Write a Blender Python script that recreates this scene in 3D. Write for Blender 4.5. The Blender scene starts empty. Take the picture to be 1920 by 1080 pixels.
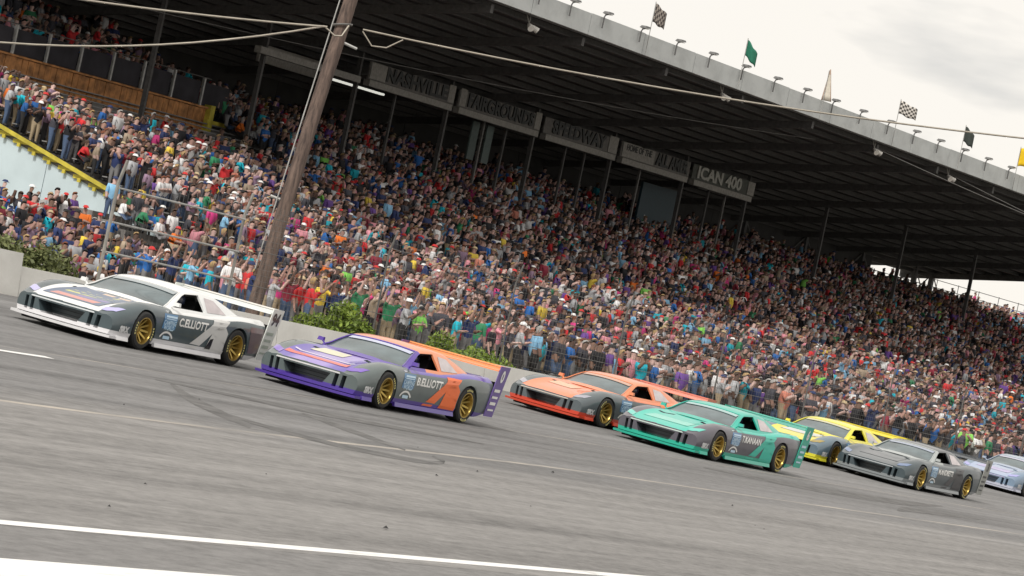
import bpy, bmesh, math, random
import numpy as np
from mathutils import Vector, Matrix
from mathutils.bvhtree import BVHTree
R = math.radians
rnd = random.Random(7)
sc = bpy.context.scene
COL = sc.collection

# ------------------------------------------------------------------ camera
FPX, PITCH, ROLL, CAMH = 7000.0, R(1.02), R(12.0), 2.3
cam_d = bpy.data.cameras.new('camera')
cam_d.sensor_width = 36.0
cam_d.lens = FPX / 1920 * 36
cam_d.clip_start = 0.5
cam_d.clip_end = 6000
cam = bpy.data.objects.new('camera', cam_d)
COL.objects.link(cam)
_f = Vector((0, math.cos(PITCH), math.sin(PITCH)))
_u = Vector((0, -math.sin(PITCH), math.cos(PITCH)))
_x = Vector((1, 0, 0))
CX = _x * math.cos(ROLL) + _u * math.sin(ROLL)
CU = -_x * math.sin(ROLL) + _u * math.cos(ROLL)
m = Matrix((CX, CU, -_f)).transposed().to_4x4()
m.translation = Vector((0, 0, CAMH))
cam.matrix_world = m
sc.camera = cam

# ------------------------------------------------------------------ world: Nishita sky behind a bright cloud deck
SUN_EL, SUN_AZ = R(48), R(205)      # azimuth measured clockwise from +Y
world = bpy.data.worlds.new('World')
sc.world = world
world.use_nodes = True
nt = world.node_tree
nt.nodes.clear()
def N(tree, typ, **kw):
    n = tree.nodes.new(typ)
    for k, v in kw.items():
        setattr(n, k, v)
    return n
sky = N(nt, 'ShaderNodeTexSky', sky_type='NISHITA', sun_disc=False)
sky.sun_elevation = SUN_EL
sky.sun_rotation = SUN_AZ
tc = N(nt, 'ShaderNodeTexCoord')
mp = N(nt, 'ShaderNodeMapping')
mp.inputs['Scale'].default_value = (6.0, 6.0, 22.0)
mp.inputs['Location'].default_value = (0.35, 0.1, 0.62)
nz = N(nt, 'ShaderNodeTexNoise')
nz.inputs['Scale'].default_value = 1.6
nz.inputs['Detail'].default_value = 5
nz.inputs['Roughness'].default_value = 0.5
cr = N(nt, 'ShaderNodeValToRGB')
cr.color_ramp.elements[0].position = 0.20
cr.color_ramp.elements[0].color = (0.58, 0.58, 0.575, 1)
cr.color_ramp.elements[1].position = 0.40
cr.color_ramp.elements[1].color = (1.02, 0.968, 0.895, 1)
bg1 = N(nt, 'ShaderNodeBackground')
bg1.inputs['Strength'].default_value = 0.1
bg2 = N(nt, 'ShaderNodeBackground')
bg2.inputs['Strength'].default_value = 1.0
mixw = N(nt, 'ShaderNodeMixShader')
mixw.inputs['Fac'].default_value = 0.93
wo = N(nt, 'ShaderNodeOutputWorld')
L = nt.links.new
L(tc.outputs['Generated'], mp.inputs['Vector'])
L(mp.outputs['Vector'], nz.inputs['Vector'])
L(nz.outputs['Fac'], cr.inputs['Fac'])
L(sky.outputs['Color'], bg1.inputs['Color'])
L(cr.outputs['Color'], bg2.inputs['Color'])
L(bg1.outputs[0], mixw.inputs[1])
L(bg2.outputs[0], mixw.inputs[2])
L(mixw.outputs[0], wo.inputs['Surface'])

sun_d = bpy.data.lights.new('sun', 'SUN')
sun_d.energy = 2.9
sun_d.angle = R(11)
sun_d.color = (1.0, 0.95, 0.88)
sun = bpy.data.objects.new('sun', sun_d)
COL.objects.link(sun)
sdir = Vector((math.sin(SUN_AZ) * math.cos(SUN_EL), math.cos(SUN_AZ) * math.cos(SUN_EL), math.sin(SUN_EL)))
sun.rotation_euler = sdir.to_track_quat('Z', 'Y').to_euler()

sc.view_settings.view_transform = 'Standard'
sc.view_settings.look = 'None'
sc.view_settings.exposure = 0.0
sc.view_settings.gamma = 1.0
sc.view_settings.use_curve_mapping = False

# ------------------------------------------------------------------ frames
YA = R(27.1)
BANK = math.tan(R(3.0))
TT = Vector((math.sin(YA), math.cos(YA), 0))
TN = Vector((-math.cos(YA), math.sin(YA), 0))
def zprof(u):
    return max(0.0, (min(u, 37.0) - 8.0) * BANK)
def T(s, u, z=0.0):                      # track frame: s along the straight, u outwards
    return TT * s + TN * u + Vector((0, 0, z))
def TZ(s, u, dz=0.0):                    # on the banked surface
    return T(s, u, zprof(u) + dz)
YS = R(28.597)
KS = 0.0099
ORG = T(85, 56, 0)
ST = Vector((math.sin(YS), math.cos(YS), KS))
SN = Vector((-math.cos(YS), math.sin(YS), 0))
SK = 1.45                                 # metres per stand unit
SC0 = Vector((0, 0, CAMH))
def S(s, u, z=0.0):                      # grandstand frame
    return SC0 + (ORG + ST * (s - 85) + SN * (u - 56) + Vector((0, 0, z)) - SC0) * SK
def floor_z(u):
    return 4.4 + (u - 55.9) * 0.287
def project(P):
    d = P - Vector((0, 0, CAMH))
    w = d.dot(_f)
    return 960 + FPX * d.dot(CX) / w, 540 - FPX * d.dot(CU) / w, w

# ------------------------------------------------------------------ materials
MATS = {}
def newmat(name):
    mt = bpy.data.materials.new(name)
    mt.use_nodes = True
    t = mt.node_tree
    return mt, t, t.nodes['Principled BSDF']
def pbr(name, col, rough=0.6, metal=0.0, var=0.12, scale=6.0, bump=0.0, emit=0.0, coat=0.0, ior=None):
    if name in MATS:
        return MATS[name]
    mt, t, b = newmat(name)
    c = (*col, 1)
    if var > 0:
        tcn = N(t, 'ShaderNodeTexCoord')
        n1 = N(t, 'ShaderNodeTexNoise')
        n1.inputs['Scale'].default_value = scale
        n1.inputs['Detail'].default_value = 4
        t.links.new(tcn.outputs['Object'], n1.inputs['Vector'])
        r = N(t, 'ShaderNodeValToRGB')
        r.color_ramp.elements[0].position = 0.3
        r.color_ramp.elements[1].position = 0.7
        r.color_ramp.elements[0].color = (*[x * (1 - var) for x in col], 1)
        r.color_ramp.elements[1].color = (*[min(1, x * (1 + var)) for x in col], 1)
        t.links.new(n1.outputs['Fac'], r.inputs['Fac'])
        t.links.new(r.outputs['Color'], b.inputs['Base Color'])
        if bump:
            bp = N(t, 'ShaderNodeBump')
            bp.inputs['Strength'].default_value = bump
            t.links.new(n1.outputs['Fac'], bp.inputs['Height'])
            t.links.new(bp.outputs['Normal'], b.inputs['Normal'])
    else:
        b.inputs['Base Color'].default_value = c
    b.inputs['Roughness'].default_value = rough
    b.inputs['Metallic'].default_value = metal
    if coat:
        b.inputs['Coat Weight'].default_value = coat
        b.inputs['Coat Roughness'].default_value = 0.08
    if ior:
        b.inputs['IOR'].default_value = ior
    if emit:
        b.inputs['Emission Color'].default_value = c
        b.inputs['Emission Strength'].default_value = emit
    MATS[name] = mt
    return mt

def math_node(t, op, a, b=None, clamp=False):
    n = N(t, 'ShaderNodeMath', operation=op, use_clamp=clamp)
    for i, v in enumerate((a, b)):
        if v is None:
            continue
        if isinstance(v, (int, float)):
            n.inputs[i].default_value = v
        else:
            t.links.new(v, n.inputs[i])
    return n.outputs[0]
def mix_col(t, fac, a, b):
    n = N(t, 'ShaderNodeMix', data_type='RGBA')
    for i, v in ((0, fac), (6, a), (7, b)):
        if isinstance(v, (int, float)):
            n.inputs[i].default_value = v
        elif isinstance(v, tuple):
            n.inputs[i].default_value = (*v, 1)
        else:
            t.links.new(v, n.inputs[i])
    return n.outputs[2]

def asphalt_mat(name, base, streak=0.25, tone=0.1):
    mt, t, b = newmat(name)
    tcn = N(t, 'ShaderNodeTexCoord')
    rot = N(t, 'ShaderNodeMapping', vector_type='POINT')
    rot.inputs['Rotation'].default_value = (0, 0, YA)       # local Y runs along the track
    t.links.new(tcn.outputs['Object'], rot.inputs['Vector'])
    def noise(sx, sy, detail, rough=0.6):
        mpn = N(t, 'ShaderNodeMapping')
        mpn.inputs['Scale'].default_value = (sx, sy, 1)
        t.links.new(rot.outputs[0], mpn.inputs['Vector'])
        n = N(t, 'ShaderNodeTexNoise')
        n.inputs['Scale'].default_value = 1
        n.inputs['Detail'].default_value = detail
        n.inputs['Roughness'].default_value = rough
        t.links.new(mpn.outputs[0], n.inputs['Vector'])
        return n.outputs['Fac']
    long_ = noise(2.2, 0.035, 5, 0.62)
    mid = noise(0.35, 0.03, 3, 0.5)
    fine = noise(9, 3.0, 6, 0.75)
    grit = noise(60, 60, 2, 0.6)
    v = math_node(t, 'MULTIPLY', math_node(t, 'SUBTRACT', long_, 0.5), streak * 2.4)
    v2 = math_node(t, 'MULTIPLY', math_node(t, 'SUBTRACT', mid, 0.5), tone * 3.0)
    v3 = math_node(t, 'MULTIPLY', math_node(t, 'SUBTRACT', fine, 0.5), 1.5)
    v4 = math_node(t, 'MULTIPLY', math_node(t, 'SUBTRACT', grit, 0.5), 0.25)
    tot = math_node(t, 'ADD', math_node(t, 'ADD', v, v2), math_node(t, 'ADD', math_node(t, 'ADD', v3, v4), 1.0))
    if name == 'track_asphalt':
        sx_ = N(t, 'ShaderNodeSeparateXYZ')
        t.links.new(rot.outputs[0], sx_.inputs[0])
        gm = N(t, 'ShaderNodeMapRange')
        gm.inputs['From Min'].default_value = -23.6
        gm.inputs['From Max'].default_value = -22.2
        t.links.new(math_node(t, 'ADD', sx_.outputs[0], math_node(t, 'MULTIPLY', math_node(t, 'SUBTRACT', mid, .5), 5.0)), gm.inputs['Value'])
        base_s = mix_col(t, gm.outputs[0], tuple(c * k for c, k in zip(base, (.80, .81, .83))), tuple(c * k for c, k in zip(base, (1.0, .994, .988))))
    vm = N(t, 'ShaderNodeVectorMath', operation='SCALE')
    vm.inputs[0].default_value = base
    if name == 'track_asphalt':
        t.links.new(base_s, vm.inputs[0])
    t.links.new(tot, vm.inputs['Scale'])
    t.links.new(vm.outputs[0], b.inputs['Base Color'])
    b.inputs['Roughness'].default_value = 0.82
    bp = N(t, 'ShaderNodeBump')
    bp.inputs['Strength'].default_value = 0.35
    bp.inputs['Distance'].default_value = 0.01
    t.links.new(fine, bp.inputs['Height'])
    t.links.new(bp.outputs[0], b.inputs['Normal'])
    MATS[name] = mt
    return mt

def worn_mat(name, col, under, amount, sx=2.0, sy=0.5, edge=0.12):
    """paint worn through to the asphalt below"""
    mt, t, b = newmat(name)
    tcn = N(t, 'ShaderNodeTexCoord')
    rot = N(t, 'ShaderNodeMapping')
    rot.inputs['Rotation'].default_value = (0, 0, YA)
    mpn = N(t, 'ShaderNodeMapping')
    mpn.inputs['Scale'].default_value = (sx, sy, 1)
    n = N(t, 'ShaderNodeTexNoise')
    n.inputs['Detail'].default_value = 6
    n.inputs['Roughness'].default_value = 0.7
    n.inputs['Scale'].default_value = 1
    t.links.new(tcn.outputs['Object'], rot.inputs['Vector'])
    t.links.new(rot.outputs[0], mpn.inputs['Vector'])
    t.links.new(mpn.outputs[0], n.inputs['Vector'])
    mr = N(t, 'ShaderNodeMapRange')
    mr.inputs['From Min'].default_value = amount - edge
    mr.inputs['From Max'].default_value = amount + edge
    t.links.new(n.outputs['Fac'], mr.inputs['Value'])
    b.inputs['Roughness'].default_value = 0.8
    t.links.new(mix_col(t, mr.outputs[0], under, col), b.inputs['Base Color'])
    MATS[name] = mt
    return mt

def tint_mat(name, rough=0.85):
    mt, t, b = newmat(name)
    a = N(t, 'ShaderNodeAttribute', attribute_name='tint')
    t.links.new(a.outputs['Color'], b.inputs['Base Color'])
    b.inputs['Roughness'].default_value = rough
    MATS[name] = mt
    return mt

def leaf_mat(name, c1, c2):
    mt, t, b = newmat(name)
    g = N(t, 'ShaderNodeNewGeometry')
    n1 = N(t, 'ShaderNodeTexNoise')
    n1.inputs['Scale'].default_value = 2.2
    tcn = N(t, 'ShaderNodeTexCoord')
    t.links.new(tcn.outputs['Object'], n1.inputs['Vector'])
    f = math_node(t, 'ADD', math_node(t, 'MULTIPLY', g.outputs['Random Per Island'], 0.6),
                  math_node(t, 'MULTIPLY', n1.outputs['Fac'], 0.5), clamp=True)
    t.links.new(mix_col(t, f, c1, c2), b.inputs['Base Color'])
    b.inputs['Roughness'].default_value = 0.6
    MATS[name] = mt
    return mt

# ------------------------------------------------------------------ mesh helper
class MB:
    def __init__(self):
        self.v = []
        self.f = []
        self.m = []
    def add(self, verts, faces, mi=0):
        o = len(self.v)
        self.v += [Vector(p) for p in verts]
        self.f += [tuple(i + o for i in f) for f in faces]
        self.m += [mi] * len(faces)
    def quad(self, a, b, c, d, mi=0):
        self.add([a, b, c, d], [(0, 1, 2, 3)], mi)
    def hexa(self, p, mi=0):             # p: 8 points, bottom 4 then top 4
        self.add(p, [(3, 2, 1, 0), (4, 5, 6, 7), (0, 1, 5, 4), (1, 2, 6, 5), (2, 3, 7, 6), (3, 0, 4, 7)], mi)
    def box(self, fn, s0, s1, u0, u1, z0, z1, mi=0):   # fn maps (s,u,z) into the world
        self.hexa([fn(s0, u0, z0), fn(s1, u0, z0), fn(s1, u1, z0), fn(s0, u1, z0),
                   fn(s0, u0, z1), fn(s1, u0, z1), fn(s1, u1, z1), fn(s0, u1, z1)], mi)
    def tube(self, pts, r, n=6, mi=0, cap=True):
        pts = [Vector(p) for p in pts]
        rs = r if isinstance(r, (list, tuple)) else [r] * len(pts)
        rings = []
        for i, p in enumerate(pts):
            d = (pts[min(i + 1, len(pts) - 1)] - pts[max(i - 1, 0)]).normalized()
            up = Vector((0, 0, 1)) if abs(d.z) < 0.95 else Vector((1, 0, 0))
            a = d.cross(up).normalized()
            b = a.cross(d)
            rings.append([p + (a * math.cos(2 * math.pi * k / n) + b * math.sin(2 * math.pi * k / n)) * rs[i] for k in range(n)])
        vs = [q for rg in rings for q in rg]
        fs = []
        for i in range(len(pts) - 1):
            for k in range(n):
                fs.append((i * n + k, i * n + (k + 1) % n, (i + 1) * n + (k + 1) % n, (i + 1) * n + k))
        if cap:
            fs.append(tuple(range(n))[::-1])
            fs.append(tuple((len(pts) - 1) * n + k for k in range(n)))
        self.add(vs, fs, mi)
    def lathe(self, prof, n=24, axis='y', center=(0, 0, 0), mi=0, closed=False):
        c = Vector(center)
        vs, fs = [], []
        for (a, r) in prof:
            for k in range(n):
                t = 2 * math.pi * k / n
                if axis == 'y':
                    vs.append(c + Vector((r * math.cos(t), a, r * math.sin(t))))
                else:
                    vs.append(c + Vector((r * math.cos(t), r * math.sin(t), a)))
        m_ = len(prof)
        rng = range(m_ if closed else m_ - 1)
        for i in rng:
            j = (i + 1) % m_
            for k in range(n):
                fs.append((i * n + k, i * n + (k + 1) % n, j * n + (k + 1) % n, j * n + k))
        self.add(vs, fs, mi)
    def build(self, name, mats, parent=None, smooth=None, local=False):
        me = bpy.data.meshes.new(name)
        off = Vector((0, 0, 0))
        if parent is not None and not local:
            p = parent
            while p is not None:
                off += p.location
                p = p.parent
        me.from_pydata([tuple(p - off) for p in self.v], [], self.f)
        if not isinstance(mats, (list, tuple)):
            mats = [mats]
        for mm in mats:
            me.materials.append(mm)
        if len(mats) > 1:
            me.polygons.foreach_set('material_index', self.m)
        me.update()
        if smooth is not None:
            me.shade_smooth()
            me.set_sharp_from_angle(angle=R(smooth))
        o = bpy.data.objects.new(name, me)
        COL.objects.link(o)
        if parent is not None:
            o.parent = parent
        return o

def tag(o, label=None, cat=None, group=None, kind=None):
    if label: o['label'] = label
    if cat: o['category'] = cat
    if group: o['group'] = group
    if kind: o['kind'] = kind
    return o
def thing(name, label, cat, loc=(0, 0, 0), group=None):
    o = bpy.data.objects.new(name, None)
    COL.objects.link(o)
    o.location = loc
    o.empty_display_size = 0.3
    return tag(o, label, cat, group)
def link_copy(o, parent):
    c = o.copy()
    COL.objects.link(c)
    c.parent = parent
    return c
def copy_tree(o, parent=None):
    c = link_copy(o, parent)
    for ch in list(o.children):
        copy_tree(ch, c)
    return c
def text_mesh(txt, size, bold=0.0, extrude=0.0, align='CENTER'):
    cu = bpy.data.curves.new('lettering', 'FONT')
    cu.body = txt
    cu.size = size
    cu.offset = bold
    cu.extrude = extrude
    cu.align_x = align
    cu.align_y = 'CENTER'
    cu.resolution_u = 3
    o = bpy.data.objects.new('lettering', cu)
    COL.objects.link(o)
    bpy.context.view_layer.update()
    dg = bpy.context.evaluated_depsgraph_get()
    me = bpy.data.meshes.new_from_object(o.evaluated_get(dg))
    bpy.data.objects.remove(o)
    return me
def mesh_to_mb(me, fn):
    mb = MB()
    mb.add([fn(v.co) for v in me.vertices], [tuple(p.vertices) for p in me.polygons])
    return mb

# ==================================================================  SETTING
ASPH = (0.187, 0.183, 0.179)
M_track = asphalt_mat('track_asphalt', ASPH, 0.62, 0.30)
M_apron = asphalt_mat('apron_asphalt', (0.17, 0.167, 0.165), 0.10, 0.08)
M_ground = pbr('packed_ground', (0.17, 0.16, 0.13), 0.9, var=0.3, scale=0.4)
M_white_line = worn_mat('white_line_paint', (0.72, 0.72, 0.71), (0.24, 0.235, 0.23), 0.34, 3, 0.8)
M_faint_line = worn_mat('worn_cream_line_paint', (0.42, 0.38, 0.33), (0.205, 0.198, 0.19), 0.52, 2.5, 0.25)
M_rubber = worn_mat('tyre_rubber_mark', (0.070, 0.069, 0.068), (0.145, 0.142, 0.140), 0.48, 4.0, 1.5, 0.14)
M_rubber2 = worn_mat('faint_rubber_streak', (0.185, 0.178, 0.173), (0.205, 0.197, 0.192), 0.50, 3.0, 0.3, 0.2)

mb = MB()
us = [-3000, -60, 8, 14, 22, 30, 37.0, 37.5, 60, 3000]
def gz(u):
    return zprof(u) - 0.012 if u <= 37.0 else 1.55
ss = [-3000, -50, 0, 40, 80, 120, 200, 400, 3000]
for i in range(len(ss) - 1):
    for j in range(len(us) - 1):
        mb.quad(T(ss[i], us[j], gz(us[j])), T(ss[i], us[j + 1], gz(us[j + 1])), T(ss[i + 1], us[j + 1], gz(us[j + 1])), T(ss[i + 1], us[j], gz(us[j])))
tag(mb.build('ground', M_ground), 'packed ground around the race track', kind='structure')
mb = MB()
us = [15.0 + i * (37.0 - 15.0) / 8 for i in range(9)]
for i in range(60):
    for j in range(8):
        a, b = -40 + i * 8, -32 + i * 8
        mb.quad(TZ(a, us[j]), TZ(a, us[j + 1]), TZ(b, us[j + 1]), TZ(b, us[j]))
tag(mb.build('race_track', M_track), 'grey asphalt race track with rubber streaks', kind='structure')
mb = MB()
us = [-30, 8, 11.5, 15.4]
for i in range(60):
    for j in range(3):
        a, b = -40 + i * 8, -32 + i * 8
        mb.quad(TZ(a, us[j], -0.0015), TZ(a, us[j + 1], -0.0015), TZ(b, us[j + 1], -0.0015), TZ(b, us[j], -0.0015))
tag(mb.build('pit_road', M_apron), 'darker asphalt inside the white track edge line', kind='structure')
def strip(name, pts, w, mat, label, dz=0.0014, seg=None):
    """a painted strip along (s,u) points"""
    P = []
    for i in range(len(pts) - 1):
        k = seg or 6
        for q in range(k):
            t_ = q / k
            P.append((pts[i][0] * (1 - t_) + pts[i + 1][0] * t_, pts[i][1] * (1 - t_) + pts[i + 1][1] * t_))
    P.append(pts[-1])
    mbs = MB()
    for _ in range(3):
        P = [P[0]] + [((P[i-1][0] + 2 * P[i][0] + P[i+1][0]) / 4, (P[i-1][1] + 2 * P[i][1] + P[i+1][1]) / 4) for i in range(1, len(P) - 1)] + [P[-1]]
    L_, R_ = [], []
    for i, (s_, u_) in enumerate(P):
        a = P[max(i - 1, 0)]
        b = P[min(i + 1, len(P) - 1)]
        ds, du = b[0] - a[0], b[1] - a[1]
        l = math.hypot(ds, du)
        ww = w if not isinstance(w, (list, tuple)) else w[0] + (w[1] - w[0]) * math.sin(math.pi * i / (len(P) - 1))
        ns_, nu_ = -du / l * ww / 2, ds / l * ww / 2
        if name == 'skid_mark':
            ns_, nu_ = .89 * ww / 2, .4555 * ww / 2
        L_.append(TZ(s_ + ns_, u_ + nu_, dz))
        R_.append(TZ(s_ - ns_, u_ - nu_, dz))
    for i in range(len(P) - 1):
        mbs.quad(R_[i], L_[i], L_[i + 1], R_[i + 1])
    for fi, f_ in enumerate(mbs.f):
        a_, b_, c_ = [mbs.v[q] for q in f_[:3]]
        if (b_ - a_).cross(c_ - a_).z < 0:
            mbs.f[fi] = f_[::-1]
    return tag(mbs.build(name, mat), label, kind='structure')
strip('edge_line', [(-10, 15.0), (22.35, 15.07), (27.3, 15.24), (33.6, 15.44), (60, 16.4), (120, 18)], 0.17, M_white_line, 'solid white line along the inside edge of the track')
strip('pit_line', [(0, 13.3), (20.5, 13.35), (24.5, 13.42)], 0.85, M_white_line, 'broad white painted band in the near left corner', dz=0.0008)
strip('groove_line', [(10, 21.6), (32.3, 22.07), (38.2, 22.6), (44, 23.3), (49.2, 23.9), (60, 24.3), (74, 25.0), (120, 27)], 0.13, M_faint_line, 'faint worn cream line along the middle of the track')
strip('lane_dash', [(30, 27.0), (39.6, 27.28), (41.0, 27.43)], 0.16, M_white_line, 'short white painted line left of the first car')
strip('seam_line', [(38, 27.8), (60, 28.4), (100, 29.5)], 0.05, M_faint_line, 'pale seam across the outer lane')
# tyre marks
strip('skid_mark', [(42.9, 26.7), (41.0, 25.2), (39.9, 24.0), (39.1, 23.1)], (0.4, 1.25), M_rubber, 'long dark tyre mark crossing the faint line', dz=0.0022)
strip('skid_mark', [(44.8, 25.7), (44.1, 24.6), (43.3, 23.2)], (0.3, 1.0), M_rubber, 'straight dark tyre mark below the purple car', dz=0.0022)
strip('skid_mark', [(40.2, 24.6), (40.0, 23.2), (40.6, 22.5), (42.0, 22.2), (43.2, 22.5), (43.7, 23.0)], (0.3, 0.9), M_rubber, 'hooked tyre mark below the purple car', dz=0.0030)
strip('skid_mark', [(42.8, 26.9), (46.0, 25.9), (50.0, 25.5)], (0.2, 1.0), M_rubber, 'thin tyre mark behind the purple car', dz=0.0037)
strip('skid_mark', [(63.0, 27.6), (67.0, 27.0), (72.0, 27.2), (77, 28)], (0.4, 2.2), M_rubber, 'dark tyre mark behind the teal car', dz=0.0030)
strip('skid_mark', [(68.0, 25.6), (70.0, 26.2), (76.0, 26.6)], (0.3, 1.6), M_rubber, 'dark tyre mark below the slate car', dz=0.0030)

mb = MB()
gd = random.Random(9)
for (s_, u_) in [(25.5, 16.2), (28.2, 17.6), (33.0, 19.2), (40.1, 21.0), (49.0, 20.5), (52.5, 22.4)] + [(gd.uniform(22, 60), gd.uniform(15.5, 26)) for _ in range(14)]:
    c_ = TZ(s_, u_, 0.012); r_ = gd.uniform(.012, .035)
    mb.add([c_ + Vector((r_ * gd.uniform(.6, 1.3) * math.cos(a), r_ * math.sin(a), 0)) for a in (0, 1.3, 2.6, 3.8, 5.1)] + [c_ + Vector((0, 0, r_ * .8))], [(0, 1, 5), (1, 2, 5), (2, 3, 5), (3, 4, 5), (4, 0, 5)])
tag(mb.build('rubber_crumbs', pbr('rubber_crumb', (0.03, 0.03, 0.03), .9, var=0)), 'scattered dark rubber crumbs on the asphalt', kind='stuff')
# outer wall, panel by panel
M_wall = worn_mat('white_wall_paint', (0.74, 0.735, 0.70), (0.50, 0.49, 0.46), 0.38, 1.2, 0.6, 0.25)
wall = thing('track_wall', 'low white concrete wall along the outside of the track', 'wall', T(45, 37.2, 1.52))
s = 30.0
while s < 150:
    L0 = 3.0
    h0 = 2.28 if s < 53 else 2.05
    h1 = 2.28 if s + L0 < 55 else 2.05
    mb = MB()
    a, b = s + 0.012, s + L0 - 0.012
    mb.hexa([T(a, 37.02, 1.3), T(b, 37.02, 1.3), T(b, 37.42, 1.3), T(a, 37.42, 1.3),
             T(a, 37.10, h0), T(b, 37.10, h1), T(b, 37.34, h1), T(a, 37.34, h0)])
    mb.build('wall_panel', M_wall, wall)
    s += L0

# ==================================================================  GRANDSTAND
M_conc = pbr('stand_concrete', (0.20, 0.19, 0.18), 0.9, var=0.3, scale=1.5)
M_bench = pbr('bench_aluminium', (0.22, 0.22, 0.22), 0.5, var=0.2, scale=2)
M_blue = pbr('light_blue_paint', (0.52, 0.62, 0.66), 0.6, var=0.08, scale=0.8)
M_yellow = pbr('yellow_edge_paint', (0.50, 0.42, 0.05), 0.6, var=0.3, scale=2)
M_plank = pbr('brown_stained_plank', (0.42, 0.19, 0.065), 0.75, var=0.5, scale=2.5)
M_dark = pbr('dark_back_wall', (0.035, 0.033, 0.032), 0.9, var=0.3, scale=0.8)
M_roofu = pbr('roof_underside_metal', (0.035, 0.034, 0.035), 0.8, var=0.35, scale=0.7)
M_steel = pbr('dull_grey_steel', (0.13, 0.125, 0.12), 0.6, var=0.2)
M_steel2 = pbr('roof_steel_grey', (0.075, 0.073, 0.072), 0.7, var=0.25)
M_fascia = worn_mat('fascia_paint', (0.56, 0.585, 0.585), (0.40, 0.42, 0.42), 0.36, 0.8, 0.8, 0.2)
M_galv = pbr('galvanised_steel', (0.36, 0.36, 0.35), 0.5, 0.3, var=0.2)
M_lightp = pbr('pale_grey_paint', (0.26, 0.25, 0.23), 0.7, var=0.2)
M_screen = pbr('dark_rail_screen', (0.03, 0.028, 0.035), 0.9, var=0.4, scale=1.0)
M_tube = pbr('fluorescent_tube', (0.9, 0.9, 0.82), 0.5, var=0, emit=0.7)

stand = thing('grandstand', 'huge covered grandstand packed with spectators behind the track', 'grandstand', S(85, 46, 1.2))
S_END, S_FAR = 85.0, 216.0
ROW = 0.555
ROWS = 43
U0 = 46.2
for i in range(ROWS):
    u = U0 + i * ROW
    z = floor_z(u)
    mb = MB()
    mb.box(S, S_END, S_FAR, u, u + 0.575, z - 0.30, z)            # the step a row stands on
    mb.build('step', M_conc, stand)
    mb = MB()
    mb.box(S, S_END + 0.3, S_FAR, u + 0.30, u + 0.47, z + 0.27, z + 0.30)
    mb.build('bench', M_bench, stand)
    mb = MB()                                                     # yellow nosing on the end of each step
    mb.box(S, S_END - 0.10, S_END - 0.035, u - 0.02, u + 0.58, z - 0.08, z + 0.03)
    mb.box(S, S_END - 0.16, S_END - 0.10, u + 0.28, u + 0.38, z - 0.17, z - 0.06)
    mb.build('stringer_bracket', M_yellow, stand)
mb = MB()
for (du, dz_) in ((0.0, 0.04),):
    a_, b_ = S_END - 0.22, S_END - 0.17
    mb.hexa([S(a_, 44.5, floor_z(44.5) - .06), S(b_, 44.5, floor_z(44.5) - .06), S(b_, 70, floor_z(70) - .06), S(a_, 70, floor_z(70) - .06),
             S(a_, 44.5, floor_z(44.5) + .05), S(b_, 44.5, floor_z(44.5) + .05), S(b_, 70, floor_z(70) + .05), S(a_, 70, floor_z(70) + .05)])
mb.build('yellow_stringer', M_yellow, stand)
# end wall, light blue boards
for i in range(12):
    u0, u1 = 44.5 + i * 2.3, 46.8 + i * 2.3
    mb = MB()
    p = [S(S_END - 0.03, u0 + 0.01, -0.2), S(S_END + 0.05, u0 + 0.01, -0.2), S(S_END + 0.05, u1 - 0.01, -0.2), S(S_END - 0.03, u1 - 0.01, -0.2),
         S(S_END - 0.03, u0 + 0.01, floor_z(u0) - 0.22), S(S_END + 0.05, u0 + 0.01, floor_z(u0) - 0.22), S(S_END + 0.05, u1 - 0.01, floor_z(u1) - 0.22), S(S_END - 0.03, u1 - 0.01, floor_z(u1) - 0.22)]
    mb.hexa(p)
    mb.build('end_wall_panel', M_blue, stand)
# front wall under the first row
mb = MB()
mb.box(S, S_END, S_FAR, U0 - 0.15, U0, 0.2, floor_z(U0) + 0.1)
mb.build('front_wall', M_conc, stand)
# back wall (left of the open end)
for i in range(10):
    a, b = 78 + i * 9.4, 87.4 + i * 9.4
    mb = MB()
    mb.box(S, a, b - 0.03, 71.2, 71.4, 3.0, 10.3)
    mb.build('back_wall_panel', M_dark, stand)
# upper deck with its brown plank front
mb = MB()
for k in range(6):
    mb.box(S, 79, 103.6, 66.3 + k * 0.82, 67.12 + k * 0.82, 6.5, 7.9 + k * 0.34)
mb.build('upper_deck', M_conc, stand)
s = 82.0
while s < 103.6:
    mb = MB()
    o = rnd.uniform(-0.012, 0.012)
    mb.box(S, s + 0.012, s + 0.29, 66.1 + o, 66.14 + o, 6.9, 7.95 + rnd.uniform(-0.01, 0.01))
    mb.build('plank', M_plank, stand)
    s += 0.30
mb = MB()
mb.box(S, 82, 103.7, 66.0, 66.3, 7.96, 8.02)
mb.build('plank_cap', M_plank, stand)
s = 82.3
while s < 103.6:
    mb = MB()
    mb.box(S, s - 0.04, s + 0.04, 66.08, 66.16, 8.02, 8.92)
    mb.build('rail_post', M_galv, stand)
    mb = MB()
    mb.box(S, s + 0.05, s + 1.68, 66.17, 66.19, 8.05, 8.80)
    mb.build('rail_screen', M_screen, stand)
    s += 1.75
mb = MB()
mb.tube([S(82, 66.12, 8.94), S(103.7, 66.12, 8.94)], 0.025)
mb.build('hand_rail', M_steel, stand)
mb = MB()
mb.box(S, 103.7, 103.95, 65.9, 66.5, 6.9, 8.1)
mb.box(S, 103.6, 104.8, 65.9, 66.0, 7.5, 7.62)
mb.build('yellow_corner_post', M_yellow, stand)

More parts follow.
